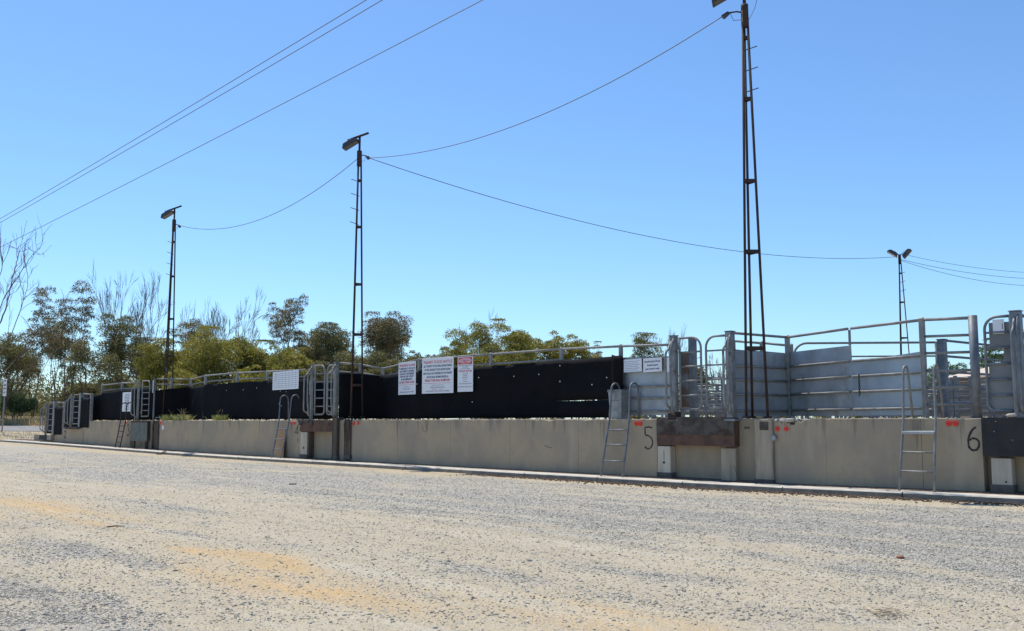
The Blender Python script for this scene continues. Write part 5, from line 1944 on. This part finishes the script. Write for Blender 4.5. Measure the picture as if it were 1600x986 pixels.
def plant(name, label, cat, px, top, depth, wpx, kind, seed, bot=None, leaf='leaf_olive', dens=1.0, group=None, bark='bark'):
    rng = random.Random(seed)
    nr = np.random.default_rng(seed)
    tp = PD(px, top, depth)
    z0 = gz(tp.x, tp.y) if tp.x < -45 or depth > 62 else 1.4
    H = tp.z - z0
    W = wpx * depth / 1500
    if kind == 'tree':
        W *= 1.25
    t = thing(name, label, cat, group, (tp.x, tp.y, z0))
    t.rotation_euler = (0, 0, rng.uniform(0, 6.28)) if kind != 'bush' else (0, 0, 0)
    if kind == 'bare':
        mb_, tips = branch_tree(H, W, rng, stems=4, levels=5, spread=.46, first=.27, r0=.10, lean=.40, tipr=.017, bare=True)
        sx, sz = fit([p for p in mb_.v], H, W)
        mb_.v = [(x * sx, y * sx, z * sz) for x, y, z in mb_.v]
        mb_.build('trunk', M['deadwood'], t)
    elif kind == 'gum':
        mb_, tips = branch_tree(H, W, rng, stems=rng.choice((2, 3)), levels=4, spread=.62, first=.34, r0=.17, lean=.22, tipr=.018)
        sx, sz = fit([p for p, l in tips], H * .96, W * .92)
        mb_.v = [(x * sx, y * sx, z * sz) for x, y, z in mb_.v]
        mb_.build('trunk', M[bark], t)
        C = np.array([(p.x * sx, p.y * sx, p.z * sz) for p, l in tips if l >= 3])
        nr.shuffle(C)
        keep = []
        want = int(50 * dens) if dens < 1.15 else int(72 * dens)
        gap = .62 if dens > 1.15 else .8
        for c in C:
            if len(keep) >= want:
                break
            if c[2] < H * (.30 if dens > 1.15 else .42):
                continue
            if all((c[0] - q[0]) ** 2 + (c[1] - q[1]) ** 2 + 1.6 * (c[2] - q[2]) ** 2 > gap ** 2 for q in keep):
                keep.append(c)
        pts = []
        for c in keep:
            s_ = rng.uniform(.32, .86) * (1.15 if dens > 1.15 else 1)
            pts.append(clump(c, s_, int(250 * (s_ / .75) ** 1.5), nr, rng.uniform(.6, 1.0)))
        pts = np.concatenate(pts)
        pts[:, 2] = np.minimum(pts[:, 2], H * 1.01)
        v, f = leaf_quads(pts, .165, nr, .6)
        np_mesh('crown', v, f, M[leaf], t)
    else:                                     # ragged low crown of leafy sprays carried on many limbs
        low = .08 if kind == 'bush' else .26
        mb_, tips = branch_tree(H, W, rng, stems=6, levels=4, spread=.72, first=.30, r0=.10 if kind != 'bush' else .05, lean=.75, tipr=.018)
        sx, sz = fit([p for p, l in tips], H * .93, W * .86)
        mb_.v = [(x * sx, y * sx, z * sz) for x, y, z in mb_.v]
        mb_.build('trunk', M[bark], t)
        C = np.array([(p.x * sx, p.y * sx, p.z * sz) for p, l in tips if l >= 2])
        nr.shuffle(C)
        keep = []
        for c in C:
            if len(keep) >= int(45 * dens):
                break
            if c[2] < H * low:
                continue
            if all((c[0] - q[0]) ** 2 + (c[1] - q[1]) ** 2 + (c[2] - q[2]) ** 2 > .6 ** 2 for q in keep):
                keep.append(c)
        ph = rng.uniform(0, 6)
        for k in range(int(62 * dens)):
            a = rng.uniform(0, 6.283)
            e = math.asin(rng.uniform(-.1, 1.0))
            rr = rng.uniform(.62, 1.0) ** .6 * (1 + .13 * math.sin(3 * a + ph) + .10 * math.sin(5 * e + 2 * a + ph) + rng.uniform(-.09, .09))
            keep.append(np.array([W * .44 * rr * math.cos(a) * math.cos(e), W * .44 * rr * math.sin(a) * math.cos(e), H * (.42 + .52 * rr * math.sin(e))]))
        pts = []
        for c in keep:
            s_ = rng.uniform(.5, 1.05) * max(.55, min(1.2, W / 6.5))
            pts.append(clump(c, s_, int(260 * (s_ / .75) ** 1.7), nr, .7))
        A = np.concatenate(pts)
        A[:, 2] = np.minimum(A[:, 2], H * 1.01)
        A = A[A[:, 2] > H * low * .4]
        v, f = leaf_quads(A, .185, nr, .1)
        np_mesh('crown', v, f, M[leaf], t)
    return t


TREES = [
    # name, label, px, top, depth, width px, kind, leaf, density
    ('gum_tree', 'thin gum tree with sparse crown reaching highest near the left edge', 62, 446, 96, 78, 'gum', 'leaf_grey', .8),
    ('gum_tree', 'open gum tree with red brown trunks behind the two stepped gates', 116, 440, 94, 74, 'gum', 'leaf_grey', .8),
    ('bare_tree', 'dead bare tree with upright branches right of the red trunked gum', 188, 420, 98, 125, 'bare', None, 1),
    ('bare_tree', 'dead bare tree standing just left of the far left tower', 236, 426, 102, 110, 'bare', None, 1),
    ('bare_tree', 'small bare tree with pale twigs right of the far left tower', 300, 466, 112, 80, 'bare', None, 1),
    ('gum_tree', 'dark olive gum tree with dense crown behind the green plate bay', 193, 488, 92, 92, 'gum', 'leaf_olive', 1.5),
    ('gum_tree', 'olive gum tree cut by the left edge behind the road sign', 8, 520, 90, 80, 'gum', 'leaf_olive', 1.3),
    ('gum_tree', 'dull gum tree filling the gap between the two sparse left gums', 92, 500, 104, 86, 'gum', 'leaf_olive', 1.3),
    ('gum_tree', 'low leaning gum tree behind the black cloth left of the green plate bay', 148, 528, 88, 80, 'gum', 'leaf_olive', 1.3),
    ('bushy_tree', 'yellow green bushy tree with its top beside the far left tower', 268, 532, 90, 84, 'tree', 'leaf_yellow', 1),
    ('gum_tree', 'grey gum tree showing between the far left tower and the big round tree', 312, 500, 104, 70, 'gum', 'leaf_grey', 1.1),
    ('bushy_tree', 'largest round yellow green tree left of centre', 352, 514, 88, 118, 'tree', 'leaf_yellow', 1.1),
    ('bare_tree', 'dead bare tree rising behind the largest round yellow green tree', 355, 448, 108, 120, 'bare', None, 1),
    ('gum_tree', 'tall umbrella topped gum tree left of the middle tower', 452, 462, 100, 92, 'gum', 'leaf_grey', 1.0),
    ('bushy_tree', 'yellow green bushy tree right of the largest round tree', 414, 532, 90, 84, 'tree', 'leaf_yellow', 1),
    ('bushy_tree', 'narrow yellow green bush tree in front of the umbrella topped gum', 455, 540, 84, 62, 'tree', 'leaf_yellow', 1),
    ('gum_tree', 'dense olive gum tree just left of the middle tower', 512, 508, 94, 76, 'gum', 'leaf_olive', 1.6),
    ('gum_tree', 'gum tree with clumped top directly behind the middle tower', 574, 488, 100, 70, 'gum', 'leaf_grey', 1.3),
    ('gum_tree', 'gum tree with clumped top right of the middle tower', 622, 492, 100, 72, 'gum', 'leaf_grey', 1.3),
    ('bushy_tree', 'olive bushy tree low behind the legs of the middle tower', 556, 548, 90, 84, 'tree', 'leaf_olive', 1),
    ('bushy_tree', 'olive bushy tree low above the WORKING ALONE board', 622, 552, 92, 76, 'tree', 'leaf_olive', 1),
    ('gum_tree', 'small flat topped gum above the TRANSIT STOCK NOTICE board', 684, 542, 108, 50, 'gum', 'leaf_grey', 1),
    ('bare_tree', 'dead bare tree left of the large green dome tree', 740, 488, 104, 95, 'bare', None, 1),
    ('bushy_tree', 'small yellow green bush tree above the NOTICE board', 724, 530, 92, 56, 'tree', 'leaf_yellow', 1),
    ('bushy_tree', 'large green dome tree right of centre above the cloth', 776, 503, 88, 128, 'tree', 'leaf_yellow', 1.2),
    ('bushy_tree', 'medium green dome tree touching the right side of the large dome tree', 842, 514, 92, 58, 'tree', 'leaf_yellow', .9),
    ('bushy_tree', 'separate green round tree near the end of the long black cloth', 898, 522, 90, 62, 'tree', 'leaf_yellow', 1.1),
    ('gum_tree', 'tiny thin grey tree right of the separate round tree', 935, 535, 120, 20, 'gum', 'leaf_grey', .8),
    ('gum_tree', 'olive gum tree with bare twigs behind the left post of the wide rusty beam bay', 1018, 522, 98, 72, 'gum', 'leaf_olive', 1.3),
    ('bare_tree', 'thin bare tree just above the left gate post of the wide rusty beam bay', 1050, 510, 110, 60, 'bare', None, 1),
    ('bare_tree', 'thin bare saplings seen through the open gates of the wide rusty beam bay', 1122, 548, 100, 34, 'bare', None, 1),
    ('shrub', 'olive shrub seen through the left gate rungs of the wide rusty beam bay', 1092, 572, 96, 36, 'bush', 'leaf_olive', 1),
    ('bushy_tree', 'dark green tree behind the cream hipped roof right of ladder 6', 1480, 562, 96, 52, 'tree', 'leaf_green', 1),
    ('bushy_tree', 'green tree cut by the right edge above the last post', 1612, 512, 80, 74, 'tree', 'leaf_olive', 1.1),
    ('shrub', 'green shrub showing through the hole in the sheet backed gate', 1546, 530, 70, 44, 'bush', 'leaf_green', 1),
    ('shrub', 'bright green drooping shrub behind the road sign at the left', 22, 612, 92, 58, 'bush', 'leaf_green', 1.2),
    ('shrub', 'dark shrub under the trunks behind the upper stepped gate', 128, 600, 96, 70, 'bush', 'leaf_olive', 1),
    ('shrub', 'dark shrub under the trees behind the green plate bay', 200, 588, 96, 80, 'bush', 'leaf_olive', 1),
    ('shrub', 'low green shrub left of the largest round tree', 290, 576, 84, 76, 'bush', 'leaf_yellow', 1),
    ('shrub', 'low green shrub right of the largest round tree', 392, 572, 82, 70, 'bush', 'leaf_yellow', 1),
    ('shrub', 'low olive shrub behind the gates of the bay beside the middle tower', 490, 566, 84, 76, 'bush', 'leaf_olive', 1),
    ('shrub', 'low olive shrub right of the gates of the bay beside the middle tower', 596, 570, 86, 72, 'bush', 'leaf_olive', 1),
    ('shrub', 'low olive shrub between the two left notice boards', 656, 566, 92, 54, 'bush', 'leaf_olive', 1),
    ('shrub', 'low green shrub above the right end of the rail behind the dome trees', 866, 546, 90, 70, 'bush', 'leaf_yellow', 1),
    ('gum_tree', 'olive gum tree seen between the middle tower legs and the schedule board', 541, 524, 104, 58, 'gum', 'leaf_olive', 1.3),
    ('gum_tree', 'spreading olive gum tree behind the two clump topped gums', 598, 520, 112, 74, 'gum', 'leaf_olive', 1.4),
    ('bushy_tree', 'low olive tree filling the dip left of the TRANSIT STOCK NOTICE board', 652, 548, 104, 50, 'tree', 'leaf_olive', .9),
    ('bushy_tree', 'yellow green tree low behind the schedule board', 474, 545, 94, 56, 'tree', 'leaf_yellow', .9),
    ('gum_tree', 'slim far gum tree between the road sign and the lowest stepped gate', 40, 540, 108, 60, 'gum', 'leaf_olive', 1.2),
    ('gum_tree', 'far gum tree hidden low between the dead trees left of the far left tower', 224, 530, 106, 70, 'gum', 'leaf_olive', 1.3),
    ('gum_tree', 'far gum tree between the umbrella topped gum and the dense olive gum', 486, 520, 110, 56, 'gum', 'leaf_grey', 1.2),
]
for k, (nm, lab, px, top, dep, wpx, kind, leaf, dens) in enumerate(TREES):
    cat = {'bare_tree': 'bare tree', 'gum_tree': 'gum tree', 'bushy_tree': 'tree', 'shrub': 'shrub'}[nm]
    plant(nm, lab, cat, px, top, dep, wpx, kind, 100 + k, leaf=leaf or 'leaf_olive', dens=dens, bark='bark_red' if k in (2, 8) else 'bark')

# bare tree whose limbs reach in past the left edge
rgb = random.Random(41)
base = PD(-75, 660, 70)
bz = gz(base.x, base.y)
bt = thing('bare_tree', 'tall bare grey tree leaning in from the left edge', 'bare tree', None, (base.x, base.y, bz))
mbt = MB()
D0 = 70.0


def reach(path, r0_, r1_, twigs):
    Q = []
    for k, (px, py) in enumerate(curve_pts(path, 6)):
        Q.append(PD(px + rgb.uniform(-1, 1), py, D0 + 2.5 * math.sin(k * .21 + len(path) + path[-1][0])) - bt.location)
    mbt.tube(Q, r0_, 6, cap=False, r2=r1_)
    for _ in range(twigs):
        i = rgb.randrange(len(Q) // 3, len(Q) - 1)
        d = (Q[i + 1] - Q[i]).normalized()
        d = split(d, rgb.uniform(.3, .6), rgb)
        L_ = rgb.uniform(.9, 2.3)
        pts, d2 = limb(mbt, Q[i], d, L_, max(.017, r1_ * .9), rgb, .12, .12, 4, .6, 4)
        for q in (2, 3, 4):
            limb(mbt, pts[q], split(d2, rgb.uniform(.3, .6), rgb), L_ * .5, .014, rgb, .14, .1, 3, .6, 4)


reach([(-75, 664), (-45, 590), (-15, 535), (8, 485), (18, 440), (26, 410), (29, 385)], .08, .018, 14)
reach([(-40, 580), (-8, 500), (10, 460), (30, 430), (48, 402), (63, 388)], .045, .017, 12)
reach([(-60, 625), (0, 588), (28, 556), (58, 525), (84, 496), (106, 476)], .045, .017, 11)
reach([(-55, 610), (-5, 560), (18, 520), (36, 470), (44, 440), (40, 410)], .042, .017, 9)
reach([(-70, 650), (-10, 620), (20, 596), (48, 574), (70, 560)], .042, .017, 7)
reach([(-50, 600), (-22, 500), (-6, 450), (4, 415), (2, 392)], .042, .017, 8)
mbt.build('trunk', M['bark'], bt)

# far-off scrub that closes the foot of the trees
nr = np.random.default_rng(77)
A = []
for k in range(175):
    px = nr.uniform(-80, 690) if k < 125 else nr.uniform(690, 1700)
    d = nr.uniform(112, 140)
    p = PD(px, 654, d)
    z0 = gz(p.x, p.y)
    hh = nr.uniform(3.0, 7.5) if k < 125 else nr.uniform(1.8, 3.6)
    s_ = hh * .36
    for z in (hh * .3, hh * .68):
        n_ = 230
        A.append(np.array([p.x, p.y, z0 + z]) + nr.normal(size=(n_, 3)) * np.array([s_ * .8, s_ * .8, s_ * .5]))
A = np.concatenate(A)
A = A[A[:, 2] > .6]
v, f = leaf_quads(A, .34, nr, .2, .5)
tag(np_mesh('distant_scrub', v, f, M['leaf_olive']), 'dull olive scrub far off behind the trees', 'scrub', kind='stuff')

# ------------------------------------------------------------------ road sign at the left edge
b_ = PD(2.5, 681, 72)
sp = thing('road_sign', 'white parking style sign on a thin grey post at the left edge', 'sign', None, (b_.x, b_.y, gz(b_.x, b_.y)))
top_ = PD(6, 592, 72).z - gz(b_.x, b_.y)
bot_ = PD(6, 619, 72).z - gz(b_.x, b_.y)
sp.rotation_euler = (0, 0, YAW - .35)
MB().tube([(0, 0, -.1), (.12, 0, top_)], .05, 8).build('post', M['galv'], sp)
MB().box((-.03, -.09, bot_), (.30, -.06, top_), .004).build('panel', M['white'], sp)
for k, ch in enumerate('AREA'):
    pass
for s_, fz in (('1P', .86), ('8AM', .62), ('5PM', .42), ('NO', .2)):
    text_mesh(sp, s_, .22, (top_ - bot_) * .11, .135, bot_ + (top_ - bot_) * fz - .05, 'sign_ink', y=-.095, bold=.03)
